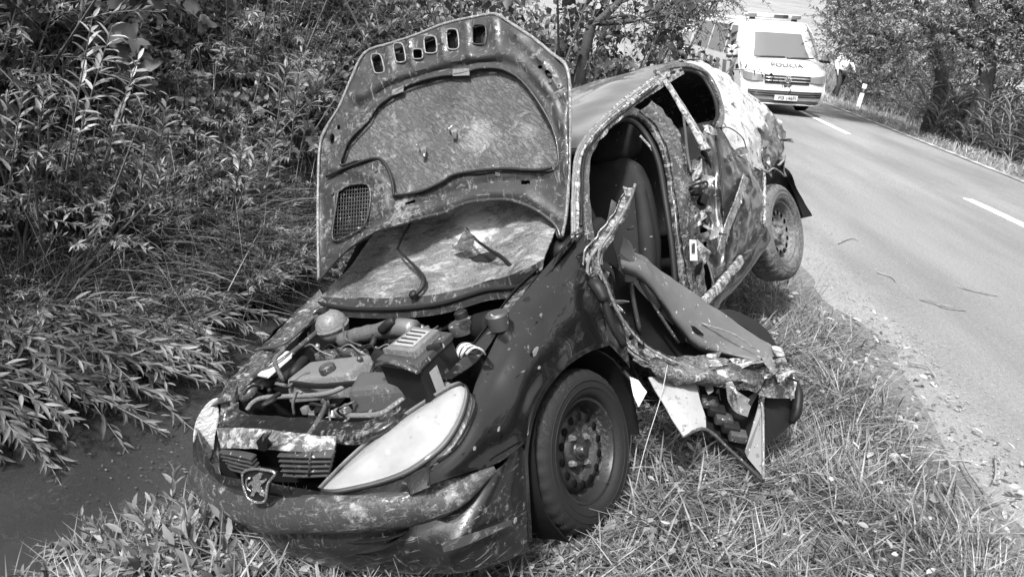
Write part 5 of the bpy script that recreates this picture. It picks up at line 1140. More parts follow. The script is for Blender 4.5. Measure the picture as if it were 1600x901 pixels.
# path of the far bank
bank = cr(CH[1:8], 200); bl = np.concatenate([[0], np.cumsum(np.linalg.norm(np.diff(bank, axis=0), axis=1))])
def bank_pt(u, off):
    i = np.interp(u, bl, np.arange(200)); a = bank[int(i)]; b_ = bank[min(int(i) + 2, 199)] ; t = (b_ - a) if int(i) < 198 else (a - bank[int(i) - 2])
    t = t / np.linalg.norm(t); return a + np.array([-t[1], t[0]]) * off
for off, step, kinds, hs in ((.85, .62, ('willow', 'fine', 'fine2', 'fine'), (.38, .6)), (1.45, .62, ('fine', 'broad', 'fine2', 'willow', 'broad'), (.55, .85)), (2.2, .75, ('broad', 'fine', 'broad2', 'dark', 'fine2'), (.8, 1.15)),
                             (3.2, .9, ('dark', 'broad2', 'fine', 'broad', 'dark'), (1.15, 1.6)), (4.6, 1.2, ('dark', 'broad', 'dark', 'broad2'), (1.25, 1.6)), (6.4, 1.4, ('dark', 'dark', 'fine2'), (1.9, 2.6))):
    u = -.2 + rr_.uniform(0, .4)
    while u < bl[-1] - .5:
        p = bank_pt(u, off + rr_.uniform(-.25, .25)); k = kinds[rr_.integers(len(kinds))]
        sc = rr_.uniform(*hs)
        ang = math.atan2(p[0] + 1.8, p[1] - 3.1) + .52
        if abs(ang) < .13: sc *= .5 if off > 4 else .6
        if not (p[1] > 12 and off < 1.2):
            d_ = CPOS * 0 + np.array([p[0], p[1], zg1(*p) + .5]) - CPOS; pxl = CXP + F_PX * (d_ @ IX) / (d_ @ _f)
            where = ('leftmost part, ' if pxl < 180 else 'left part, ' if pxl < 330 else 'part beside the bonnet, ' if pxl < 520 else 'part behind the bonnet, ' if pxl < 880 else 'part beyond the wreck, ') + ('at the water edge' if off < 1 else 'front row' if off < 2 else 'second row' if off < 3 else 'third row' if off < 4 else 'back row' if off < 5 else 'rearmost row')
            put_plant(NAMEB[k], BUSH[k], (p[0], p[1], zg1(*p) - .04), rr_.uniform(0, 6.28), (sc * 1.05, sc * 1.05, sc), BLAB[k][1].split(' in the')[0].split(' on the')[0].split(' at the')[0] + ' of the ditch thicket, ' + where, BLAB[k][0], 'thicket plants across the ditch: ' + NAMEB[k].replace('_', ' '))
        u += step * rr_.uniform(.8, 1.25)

# willow shoots hanging out over the water
def gen_over(n, L0, L1, az0, az1, el0, el1, lL, lW, nl, w=.25):
    def f(r, stems, acc):
        for i in range(n):
            a = r.uniform(az0, az1); e = r.uniform(el0, el1)
            shoot(np.array([r.uniform(-w, w), r.uniform(-w, w), 0]), np.array([math.cos(a) * math.cos(e), math.sin(a) * math.cos(e), math.sin(e)]), r.uniform(L0, L1), nl, lL, lW, r.uniform(.12, .45), .55, r, stems, acc, .12, .005)
    return f
for i, (x, y, z, az, lab) in enumerate(((-3.0, 3.75, -.5, -.25, 'long willow shoots bending low over the ditch water'), (-2.75, 4.25, -.55, -.35, 'willow shoots beside the grass tuft reaching over the water'),
                                   (-3.35, 3.5, -.4, -.1, 'willow shoots at the left edge over the water'), (-3.1, 4.0, -.35, -.5, 'upper willow shoots arching above the water plants'), (-2.4, 4.6, -.5, -.3, 'short willow shoots at the water near the car'), (-3.6, 3.3, -.35, .1, 'leafy willow shoots low at the left picture edge'))):
    pm = plant_mesh('overhang%d' % i, gen_over(26, .5, 1.15 if i != 4 else .75, az - .7, az + .6, .0, .42, .115, .024, 24, .3), T_LANCE, L_WIL, 30 + i)
    put_plant('willow_shoots', pm, (x, y, z), 0, 1.0, lab, 'plant', 'willow shoots over the water')
# tall single leafy shoots standing above the thicket
def gen_tall(n, L, lL, lW, nl, leanx):
    def f(r, stems, acc):
        for i in range(n):
            shoot(np.array([r.uniform(-.12, .12), r.uniform(-.12, .12), 0]), np.array([leanx + r.normal(0, .12), r.normal(0, .12), 1]), L * r.uniform(.7, 1.1), nl, lL, lW, .08, .85, r, stems, acc, .2, .006)
    return f
for i, (px, py, Y, H, lab) in enumerate(((130, 265, 4.3, 1.0, 'tall pale leafy shoot rising over the thicket'), (215, 330, 4.6, .8, 'leafy upright stem beside the tall pale shoot'), (445, 250, 5.2, .85, 'leafy stem just left of the raised bonnet'), (30, 300, 4.4, .9, 'leafy stem at the left picture edge'), (385, 330, 5.0, .55, 'short leafy herb above the arching grass'))):
    p = at(px, py, Y); pm = plant_mesh('tall%d' % i, gen_tall(3, H, .13, .030, 26, .35 if i == 0 else .1), T_LANCE, L_WIL if i != 0 else leaf_mat('pale willow leaves', .15, .42), 50 + i)
    put_plant('leafy_shoot_plant', pm, tuple(p), 0, 1.0, lab, 'plant', 'leafy stems in the thicket')
# herbs in the near corner and round the bumper
HERB = [plant_mesh('herb%d' % i, gen_over(9, .18, .34, 0, 6.28, .3, 1.3, .085, .026, 12, .05), T_LANCE, leaf_mat('herb leaves', .07, .30), 70 + i) for i in range(3)]
HB2 = [plant_mesh('weed%d' % i, gen_over(7, .10, .20, 0, 6.28, .2, 1.2, .055, .040, 6, .05), T_BROAD, leaf_mat('weed leaves', .13, .36), 80 + i) for i in range(3)]
hl_ = ['leafy herb in the near left corner beside the water', 'broad-leaved weed in the grass around the wrecked car']
for i in range(26):
    px, py = [(90, 850), (150, 800), (60, 900), (190, 870), (120, 780), (230, 840), (20, 860), (260, 890), (170, 920), (310, 870), (40, 800), (200, 760), (280, 820), (100, 930), (350, 890), (230, 915), (140, 880), (70, 840), (180, 830), (20, 910), (330, 905), (390, 900), (110, 810), (160, 770), (300, 900), (250, 870)][i]
    p = None
    for z in np.linspace(0.1, -.9, 60):
        q = atz(px, py, z)
        if zg1(q[0], q[1]) >= z: p = q; break
    if p is None or p[2] < -.75: continue
    put_plant('leafy_herb', HERB[i % 3], (p[0], p[1], p[2] - .02), i * 1.3, .75 + .4 * ((i * 7) % 5) / 5, hl_[0], 'plant', 'herbs by the water')
rw = np.random.default_rng(5)
for i in range(48):
    px, py = rw.uniform(380, 1150), rw.uniform(780, 900)
    if i < 14: px, py = rw.uniform(830, 1010), rw.uniform(800, 880)
    q = atz(px, py, -.03); z = zg1(q[0], q[1])
    put_plant('broad_weed', HB2[i % 3], (q[0], q[1], z - .01), i * 2.1, rw.uniform(.5, 1.0), hl_[1], 'plant', 'weeds round the car')

# ---- grass
def scatter(n, x0, x1, y0, y1, r, cond): 
    X = r.uniform(x0, x1, n); Y = r.uniform(y0, y1, n); m_ = cond(X, Y); X, Y = X[m_], Y[m_]
    return np.stack([X, Y, zground(X, Y)], 1)
def grass_obj(name, base, L, W, lean, bend, mat, r, seg=4, az=None):
    N = len(base); a = r.uniform(0, 6.283, N) if az is None else r.normal(az[0], az[1], N)
    V, F_ = blades(base, a, r.uniform(*L, N), r.uniform(*lean, N), r.uniform(*bend, N), r.uniform(*W, N), r, seg)
    me = fast_mesh(name, V, [F_]); return tag(mlink(name, me, mat, None, False), kind='stuff')
rg = np.random.default_rng(91)
def verge(X, Y):
    s_ = X - ROAD_K * Y; e = 2.05 + .16 * vnoise(X, Y, 2.2, 31) + .10 * vnoise(X, Y, 7, 32)
    keep = np.where(s_ > e - .45, (e - s_) / .45, 1.0)
    return (s_ < e) & (zground(X, Y) > -.70) & (rg.random(X.shape) < np.clip(keep, 0, 1)) & (chan(X, Y) > 0)
b1 = scatter(60000, -1.9, 2.4, 1.2, 5.2, rg, verge)
tuft = vnoise(b1[:, 0], b1[:, 1], 3.3, 41)
b1 = b1[((tuft + rg.uniform(-.5, .5, len(b1))) > -.22) & ((b1[:, 0] > -.75) | (rg.random(len(b1)) < .22))]
tag(grass_obj('verge_grass', b1, (.07, .26), (.0035, .009), (.6, .99), (.0, .35), L_DRY, rg, 4, az=(5.5 * vnoise(b1[:, 0], b1[:, 1], 1.3, 77) + 3.0 * vnoise(b1[:, 0], b1[:, 1], 4.5, 78), .7)), 'short trampled dry grass on the verge around the wreck', 'grass')
b2 = scatter(14000, -1.6, 2.2, 1.2, 5.0, rg, verge); b2 = b2[(b2[:, 0] > -.75) | (rg.random(len(b2)) < .35)]
tag(grass_obj('green_grass', b2, (.08, .26), (.005, .010), (.2, .8), (.1, .7), L_GRASS, rg), 'greener grass blades mixed into the verge', 'grass')
b3 = scatter(26000, -1.0, 2.6, 5.0, 14.0, rg, verge)
tag(grass_obj('verge_grass', b3, (.10, .34), (.006, .012), (.2, .8), (.0, .5), L_DRY, rg, 3), 'rough dry grass on the verge behind the wreck', 'grass')
b4 = scatter(12000, -.8, 3.0, 13.0, 30.0, rg, verge)
tag(grass_obj('verge_grass', b4, (.15, .5), (.012, .025), (.1, .7), (.0, .5), L_PALE, rg, 3), 'pale tall grass along the road beyond the wreck', 'grass')
# long arching grass on the far bank
def far_bank(X, Y): d = chan(X, Y); return (d < -.30) & (d > -1.7) & (zground(X, Y) > -.72)
b5 = scatter(15000, -4.6, -.6, 2.4, 7.0, rg, far_bank)
tag(grass_obj('bank_grass', b5, (.16, .46), (.005, .011), (.1, .95), (.1, .9), leaf_mat('bank grass', .05, .26), rg, 4), 'long arching grass hanging from the bank across the ditch', 'grass')
b6 = scatter(5000, -2.9, -1.6, 4.2, 6.4, rg, far_bank)
tag(grass_obj('tall_grass', b6, (.35, .7), (.006, .012), (.2, .75), (.3, .9), leaf_mat('tall bank grass', .08, .32), rg, 4, az=(-.6, 1.8)), 'tall bending grass tuft beside the raised bonnet', 'grass')
# far side of the road
def right_v(X, Y): s_ = X - ROAD_K * Y; return (s_ > 7.18) & (s_ < 9.0)
b7 = scatter(26000, 7.2, 11, 8, 34, rg, right_v)
tag(grass_obj('roadside_grass', b7, (.06, .22), (.010, .020), (.2, .9), (.0, .5), L_PALE, rg, 3), 'short pale grass strip along the far road edge', 'grass')
def right_m(X, Y): s_ = X - ROAD_K * Y; return s_ > 8.6
b8 = scatter(16000, 8.5, 20, 10, 45, rg, right_m)
tag(grass_obj('meadow_grass', b8, (.25, .7), (.015, .03), (.1, .8), (.1, .6), L_GRASS, rg, 3), 'overgrown grass under the roadside trees', 'grass')
# reeds
def reed_mesh(seed, H):
    r = np.random.default_rng(seed); stems = []; acc = []
    for i in range(22):
        b0 = np.array([r.normal(0, .25), r.normal(0, .25), 0]); h = H * r.uniform(.6, 1.1); d = np.array([r.normal(-.1, .15), r.normal(0, .15), 1.0])
        top = b0 + d * h; stems.append(([b0, lerp(b0, top, .4), lerp(b0, top, .7), top], .007))
        n = 9; t = np.linspace(.2, 1, n); P = b0 + d * h * t[:, None]; a = r.uniform(0, 6.28, n)
        dd = np.stack([np.cos(a), np.sin(a), r.uniform(.3, 1.6, n)], 1); acc.append((P, dd, np.tile([0, 0, 1.], (n, 1)), r.uniform(.3, .55, n), r.uniform(.007, .014, n)))
    V, F_ = build_leaves(acc, (T_LANCE[0] * np.array([1, 1, 1.6]), T_LANCE[1])); fm = fast_mesh('reed_leaves', V, [F_]); fm.materials.append(L_REED)
    V, Fs = stem_mesh(stems); sm = bpy.data.meshes.new('reed_stems'); sm.from_pydata([tuple(v) for v in V], [], Fs); sm.materials.append(material('reed stems', .3, .7)); sm.update()
    return fm, sm
REED = [reed_mesh(100 + i, 1.15) for i in range(3)]
for i in range(34):
    Y = 11.0 + 12.0 * (i / 34) + rg.uniform(-.3, .3); s_ = 7.95 + rg.uniform(0, 1.9) * (1 if i % 3 else .4); x = s_ + ROAD_K * Y
    if 17.5 < Y and s_ < 9.4: s_ = 9.4 + rg.uniform(0, 1.0); x = s_ + ROAD_K * Y
    put_plant('reed_clump', REED[i % 3], (x, Y, zg1(x, Y) - .03), rg.uniform(0, 6.28), rg.uniform(.55, 1.0), 'clump of tall reeds across the road ' + ('near the right picture edge' if Y < 13 else 'below the thick forked tree' if Y < 16 else 'below the leaning tree' if Y < 19 else 'behind the marker post') + (', at the grass strip' if s_ < 8.6 else ', further back'), 'reeds', 'reeds beyond the road', 'leaves', 'stalks')

# dead stalks sticking through the thicket and fallen over the verge
sb1 = scatter(900, -5.0, -.8, 2.6, 7.5, rg, lambda X, Y: (chan(X, Y) < -.4) & (chan(X, Y) > -3.0))
tag(grass_obj('dead_stalks', sb1, (.5, 1.3), (.004, .008), (.1, .8), (-.1, .2), leaf_mat('dead stalks', .12, .42, trans=.05), rg, 4), 'thin pale dead stalks poking through the thicket', 'stalks')
sb2 = scatter(700, -1.3, 2.4, 1.4, 5.0, rg, verge); sb2[:, 2] += rg.uniform(.01, .08, len(sb2))
tag(grass_obj('straw', sb2, (.12, .36), (.0016, .0034), (.9, 1.0), (-.05, .2), leaf_mat('straw', .12, .36, trans=.05), rg, 4), 'loose straw stalks lying flat over the verge grass', 'straw')
# leaves and scum floating on the ditch water
fp = np.stack([rg.normal(-1.72, .26, 420), rg.normal(3.35, .22, 420), np.full(420, -.733)], 1)
V, F_ = place(T_SIMPLE, fp, np.concatenate([rg.normal(size=(420, 2)), np.zeros((420, 1))], 1), np.tile([0, 0, 1.], (420, 1)), rg.uniform(.004, .03, 420) * (rg.random(420) < .3), rg.uniform(.003, .014, 420))
V[:, 2] = np.clip(V[:, 2], -.734, -.728)
tag(mlink('floating_leaves', fast_mesh('floating_leaves', V, [F_]), leaf_mat('floating leaf', .04, .2), None, False), 'leaf scraps floating on the ditch water beside the bumper', 'leaves', kind='stuff')
# ---- trees
def tree(name, base, limbs, leaf_n, leaf, tmpl, lmat, bmat, label, seed, clump=.38, group=None, twig=.35, leafy=(.35, 1.0)):
    """limbs: list of (points, radii); foliage clumps along the outer part of every limb"""
    r = np.random.default_rng(seed); e = empty(name, base); base = np.asarray(base, float)
    parts = []; tips = []
    for pts, rad, lv in limbs:
        P = np.asarray(pts, float) - base; parts.append(tube_vf(P, rad, 14, 7, True, 1.0, .15, seed))
        if lv: C_ = cr(P, 30); tips.append(C_[int(30 * leafy[0]):])
    acc = []; stems = []
    tp = np.concatenate(tips); n_sh = leaf_n // 12
    for i in range(n_sh):
        b0 = tp[r.integers(len(tp))] + r.normal(0, clump, 3) * np.array([1, 1, .75])
        d = r.normal(0, 1, 3); d[2] = d[2] * .4 + .1
        shoot(b0, d, twig * r.uniform(.6, 1.4), 12, leaf[0], leaf[1], r.uniform(0, .4), .9, r, stems, acc, .05, .004)
    for i in range(0, n_sh, 6):
        b0 = stems[i][0][0]; j = np.argmin(np.linalg.norm(tp - b0, axis=1)); stems.append(([tp[j], lerp(tp[j], b0, .4) + (0, 0, .03), lerp(tp[j], b0, .8), b0], .008))
    V, Fc = join_vf(parts + [tube_vf(p, [s_, s_ * .5], 4, 3, False) for p, s_ in stems]); mobj('trunk', V, Fc, bmat, e)
    V, F_ = build_leaves(acc, tmpl); me = fast_mesh('crown', V, [F_]); mlink('crown', me, lmat, e, False)
    return tag(e, label, 'tree', group)
def limb(b0, *pts, r0=.06, r1=.012, lv=True): return ([b0] + list(pts), [r0, (r0 + r1) / 2, r1], lv)
# slanting tree behind the wreck, branches reaching over the road
tY = 9.6; tb = at(918, 62, tY); tbg = (tb[0] - .05, tY, zg1(tb[0], tY) - .05)
B = lambda x, y, dY=0: at(x, y, tY + dY)
lm = [(np.array([tbg, tb, B(938, 32), B(970, 0), B(1010, -60)]), [.075, .062, .05, .042, .035], False),
      (np.array([B(928, 36), B(965, 35), B(1000, 30), B(1045, 8), B(1090, -6)]), [.035, .03, .02, .008], True),
      (np.array([B(940, 30), B(985, 25), B(1030, 45), B(1065, 60)]), [.02, .015, .006], False),
      (np.array([B(965, 5), B(1010, -10), B(1080, 0), B(1105, -8), B(1130, -2)]), [.03, .025, .015, .006], True),
      (np.array([B(1000, 30), B(1030, 26), B(1062, 22), B(1090, 12)]), [.015, .012, .005], True),
      (np.array([B(990, -40), B(1040, -50, .5), B(1085, -40, .8), B(1118, -20, 1)]), [.03, .02, .006], True),
      (np.array([B(960, 0), B(960, -60, .6), B(1000, -130, 1.2), B(1040, -180, 1.6)]), [.04, .03, .01], True)]
tree('slanting_tree', tbg, lm, 4800, (.055, .022), T_SIMPLE, L_TREE, M_BARKD, 'slanting roadside tree behind the wreck with branches over the road', 201, .18, leafy=(.3, 1))
# two trees beyond the road
def big_tree(name, bx, by, Y, twigs, label, seed, n, mat_, lo=0.0):
    q = lambda x, y, dY=0: at(x, y, Y + dY)
    b0 = q(bx, by); g0 = (b0[0], Y, zg1(b0[0], Y) - .05)
    lms = [(np.array([g0] + [q(*p) for p in tw[1]]) if tw[0] else np.array([q(*p) for p in tw[1]]), tw[2], tw[3]) for tw in twigs]
    return tree(name, g0, lms, n, (.10, .045), T_SIMPLE, mat_, M_BARKD, label, seed, .36, group='trees beyond the road', twig=.4)
big_tree('roadside_tree', 1472, 128, 17.5, [(True, [(1472, 128), (1458, 70), (1442, 25), (1425, -20), (1415, -80)], [.16, .14, .11, .08, .05], True),
    (False, [(1455, 62), (1400, 62), (1370, 50), (1340, 58), (1318, 48)], [.07, .05, .02], True), (False, [(1445, 35), (1400, 20, 1), (1365, -10, 1.5), (1330, -30, 2)], [.07, .04, .02], True),
    (False, [(1440, 15), (1480, -20), (1520, -60)], [.06, .04, .02], True), (False, [(1425, -20), (1380, -60), (1345, -90), (1320, -100)], [.05, .03, .01], True), (False, [(1410, 60), (1385, 72), (1365, 76), (1345, 78)], [.04, .03, .01], True), (False, [(1400, 20, 1), (1360, 15, 2), (1335, 15, 2), (1312, 12, 2)], [.04, .03, .01], True)],
    'leaning roadside tree nearest the van beyond the road', 203, 14000, L_TREE)
big_tree('roadside_tree', 1540, 130, 16.0, [(True, [(1540, 130), (1542, 80), (1540, 40), (1520, 0), (1500, -60)], [.17, .15, .13, .10, .05], True), (False, [(1542, 75), (1570, 40), (1600, 10), (1640, -20)], [.10, .08, .05], True),
    (False, [(1540, 85), (1500, 60), (1480, 48), (1455, 50)], [.05, .03, .012], True), (False, [(1540, 45), (1590, -10), (1650, -60)], [.08, .05, .03], True), (False, [(1560, 50), (1600, 60), (1660, 60)], [.05, .04, .02], True)],
    'thick forked tree at the right picture edge', 204, 12000, L_TREE)
# dark bush under them and scattered far bushes
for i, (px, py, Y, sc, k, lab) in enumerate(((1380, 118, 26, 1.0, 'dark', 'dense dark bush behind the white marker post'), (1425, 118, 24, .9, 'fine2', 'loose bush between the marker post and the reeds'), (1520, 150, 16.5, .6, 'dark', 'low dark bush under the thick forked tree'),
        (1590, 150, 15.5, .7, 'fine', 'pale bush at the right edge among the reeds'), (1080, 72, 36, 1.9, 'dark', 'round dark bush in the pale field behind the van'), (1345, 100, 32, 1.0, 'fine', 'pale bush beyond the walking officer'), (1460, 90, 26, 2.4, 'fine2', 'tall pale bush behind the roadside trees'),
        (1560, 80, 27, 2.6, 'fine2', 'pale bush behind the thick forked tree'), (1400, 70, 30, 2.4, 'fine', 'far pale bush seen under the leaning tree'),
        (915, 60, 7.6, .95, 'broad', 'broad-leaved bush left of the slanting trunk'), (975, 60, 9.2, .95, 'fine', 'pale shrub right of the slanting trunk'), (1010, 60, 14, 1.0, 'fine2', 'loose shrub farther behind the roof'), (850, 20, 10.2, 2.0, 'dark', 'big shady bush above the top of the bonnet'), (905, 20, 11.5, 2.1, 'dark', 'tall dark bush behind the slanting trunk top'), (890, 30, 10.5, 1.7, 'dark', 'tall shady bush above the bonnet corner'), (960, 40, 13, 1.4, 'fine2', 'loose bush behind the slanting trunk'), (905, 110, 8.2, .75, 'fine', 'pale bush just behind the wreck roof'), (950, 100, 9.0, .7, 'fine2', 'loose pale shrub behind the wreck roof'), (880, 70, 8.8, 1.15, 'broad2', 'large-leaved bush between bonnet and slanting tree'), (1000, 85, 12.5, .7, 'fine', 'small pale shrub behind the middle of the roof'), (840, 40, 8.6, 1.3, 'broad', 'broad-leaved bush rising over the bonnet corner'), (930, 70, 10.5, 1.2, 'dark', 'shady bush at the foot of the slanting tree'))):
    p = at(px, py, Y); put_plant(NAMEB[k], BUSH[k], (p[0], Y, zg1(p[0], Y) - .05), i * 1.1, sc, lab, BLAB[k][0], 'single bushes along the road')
# far tree line on the hill
FT = plant_mesh('fartree', gen_bush(5.0, 3.5, 40, 16, .30, .22, .2, 1.1), T_SIMPLE, L_TREE, 300)
for i in range(9):
    x = -14 + i * 1.6 + rg.uniform(-.6, .6); Y = 13.5 + rg.uniform(0, 8)
    put_plant('background_tree', FT, (x - .25 * max(0, Y - 14), Y, zg1(x, Y)), i * 1.7, rg.uniform(.42, .6), 'shady tree closing the view behind the thicket', 'tree', 'trees behind the thicket', 'crown', 'trunk')

for i in range(11):  # unseen bushes, added only so the black paint reflects dark foliage
    Y = -13 + i * 2.4 + rg.uniform(-.5, .5); x = 19.5 + rg.uniform(0, 1.5) + ROAD_K * Y
    put_plant('reflection_bush', FT, (x, Y, zg1(x, Y)), i * 2.3, rg.uniform(1.7, 2.3), 'tall unseen bush added across the road for dark paint reflections', 'bush', 'unseen bushes added across the road')
for i in range(5):  # more unseen bushes, added to darken reflections in the bumper
    Y = -6 + i * 2.0; x = -7.5 + rg.uniform(-.6, .6)
    put_plant('reflection_bush', FT, (x, Y, zg1(x, Y)), i * 2.3, rg.uniform(.9, 1.1), 'tall unseen bush added beside the ditch for dark paint reflections', 'bush', 'unseen bushes added beside the ditch')
# ---- litter: fallen leaves, gravel, twigs
pos = scatter(2600, -1.4, 2.5, 1.3, 5.0, rg, lambda X, Y: (X - ROAD_K * Y < 2.4) & (zground(X, Y) > -.7) & (chan(X, Y) > 0)); pos[:, 2] += rg.uniform(.01, .10, len(pos))
V, F_ = place(T_LANCE, pos, np.concatenate([rg.normal(size=(len(pos), 2)), rg.normal(0, .2, (len(pos), 1))], 1), rg.normal(0, .4, (len(pos), 3)) + np.array([0, 0, 1.]), rg.uniform(.02, .06, len(pos)), rg.uniform(.010, .028, len(pos)))
tag(mlink('fallen_leaves', fast_mesh('fallen_leaves', V, [F_]), leaf_mat('fallen leaves', .14, .42), None, False), 'dry fallen leaves and chaff lying in the verge grass', 'leaves', kind='stuff')
def oct_stones(n, pos, s0, s1, r):
    o = np.array([(1, 0, 0), (-1, 0, 0), (0, 1, 0), (0, -1, 0), (0, 0, .7), (0, 0, -.5)]); f = np.array([(0, 2, 4), (2, 1, 4), (1, 3, 4), (3, 0, 4), (2, 0, 5), (1, 2, 5), (3, 1, 5), (0, 3, 5)])
    V = pos[:, None] + (o[None] * r.uniform(.6, 1.3, (n, 6, 1))) * r.uniform(s0, s1, n)[:, None, None]
    return V.reshape(-1, 3), (f[None] + (np.arange(n) * 6)[:, None, None]).reshape(-1, 3)
Y = rg.uniform(1.5, 11, 5200); s_ = 2.1 + np.abs(rg.normal(0, .38, 5200)); X = s_ + ROAD_K * Y
V, F_ = oct_stones(5200, np.stack([X, Y, np.full(5200, .003)], 1), .002, .0085, rg)
tag(mlink('gravel', fast_mesh('gravel', V, [F_]), material('gravel stones', .17, .8, var=.5), None, False), 'loose gravel along the ragged road edge', 'gravel', kind='stuff')
M_TWIG = material('dry twig', 0.16, 0.8, var=.4)
TW = [((1500, 708), (1512, 735), (1530, 760), (1552, 800), (1560, 806)), ((1555, 712), (1556, 740), (1552, 752)), ((1335, 585), (1370, 592), (1400, 598)), ((1420, 565), (1448, 572), (1462, 590)), ((1310, 380), (1330, 372), (1342, 376)), ((1390, 690), (1430, 684), (1470, 676)), ((1360, 640), (1380, 652), (1392, 668)), ((1480, 820), (1540, 790), (1575, 776)), ((1370, 425), (1392, 432), (1400, 440)), ((1300, 560), (1330, 566), (1352, 570))]
tl = ['bent twig on the asphalt by the lower right grass', 'short upright-lying twig on the asphalt at right', 'thin twig on the gravel beside the crushed door', 'forked thin twig on the asphalt right of the door', 'small dark twig on the asphalt right of the rear wheel', 'long thin straw on the road edge', 'short twig in the gravel below the door end', 'pale stick pointing at the lower right road edge', 'tiny twig on the asphalt near the rear wheel', 'thin stick at the grass edge under the mirror']
for pts, l_ in zip(TW, tl):
    P = [atz(x, y, .012) for x, y in pts]; o = tube('twig', P, [.006, .005, .003], M_TWIG, None, 12, 5); tag(o, l_, 'twig', 'twigs on the road')

# ------------------------------------------------------------------ police van, patrol car, officer, marker post
M_WHITE = material('white vehicle paint', 0.40, 0.3, coat=0.3); M_VGLASS = material('van windscreen glass', 0.10, 0.10, coat=0.0, spec=.4); M_VDARK = material('tinted side glass', 0.03, 0.08, coat=1.0); M_VBLK = material('black van plastic', 0.015, 0.5)
M_VGREY = material('grey police lettering', 0.07, 0.5); M_VSTR = material('dark police stripe', 0.06, 0.3, coat=.6); M_LAMPV = material('vehicle lamp', 0.14, 0.1, coat=1.0); M_VCHR = material('bright trim', 0.65, 0.25, metal=.8); M_PLATE = material('number plate', 0.4, 0.5)
def text_mesh(name, s, size, mat, parent, M, depth=.004, sx=1.0):
    cu = bpy.data.curves.new(name, 'FONT'); cu.body = s; cu.size = size; cu.extrude = depth; cu.align_x = 'CENTER'; cu.align_y = 'CENTER'; cu.resolution_u = 3
    ob = bpy.data.objects.new(name + '_tmp', cu); COL.objects.link(ob); bpy.context.view_layer.update()
    me = bpy.data.meshes.new_from_object(ob.evaluated_get(bpy.context.evaluated_depsgraph_get())); bpy.data.objects.remove(ob); bpy.data.curves.remove(cu)
    me.transform(M @ Matrix.Diagonal((sx, 1, 1, 1))); me.materials.clear()
    return mlink(name, me, mat, parent, False)
def strip_row(w, y, z, crn, n=17):
    out = []
    for u in np.linspace(-1, 1, n): out.append((w * u, y + crn * abs(u) ** 5, z - .03 * abs(u) ** 6))
    return out
def vehicle_wheel(parent, x, y, r, sgn):
    rim = lathe('wheel', [(.06, .001), (.06, .05), (.03, .09), (.05, r * .58), (.09, r * .64), (.10, r * .66)], (x, y, r), (sgn, 0, 0), (0, 0, 1), P_RIMM, parent, 24)
    lathe('tyre', [(.10, r * .66), (.115, r * .75), (.11, r * .9), (.08, r * .985), (0, r), (-.08, r * .985), (-.11, r * .9), (-.11, r * .6)], (x, y, r), (sgn, 0, 0), (0, 0, 1), P_TYRE, rim, 36)

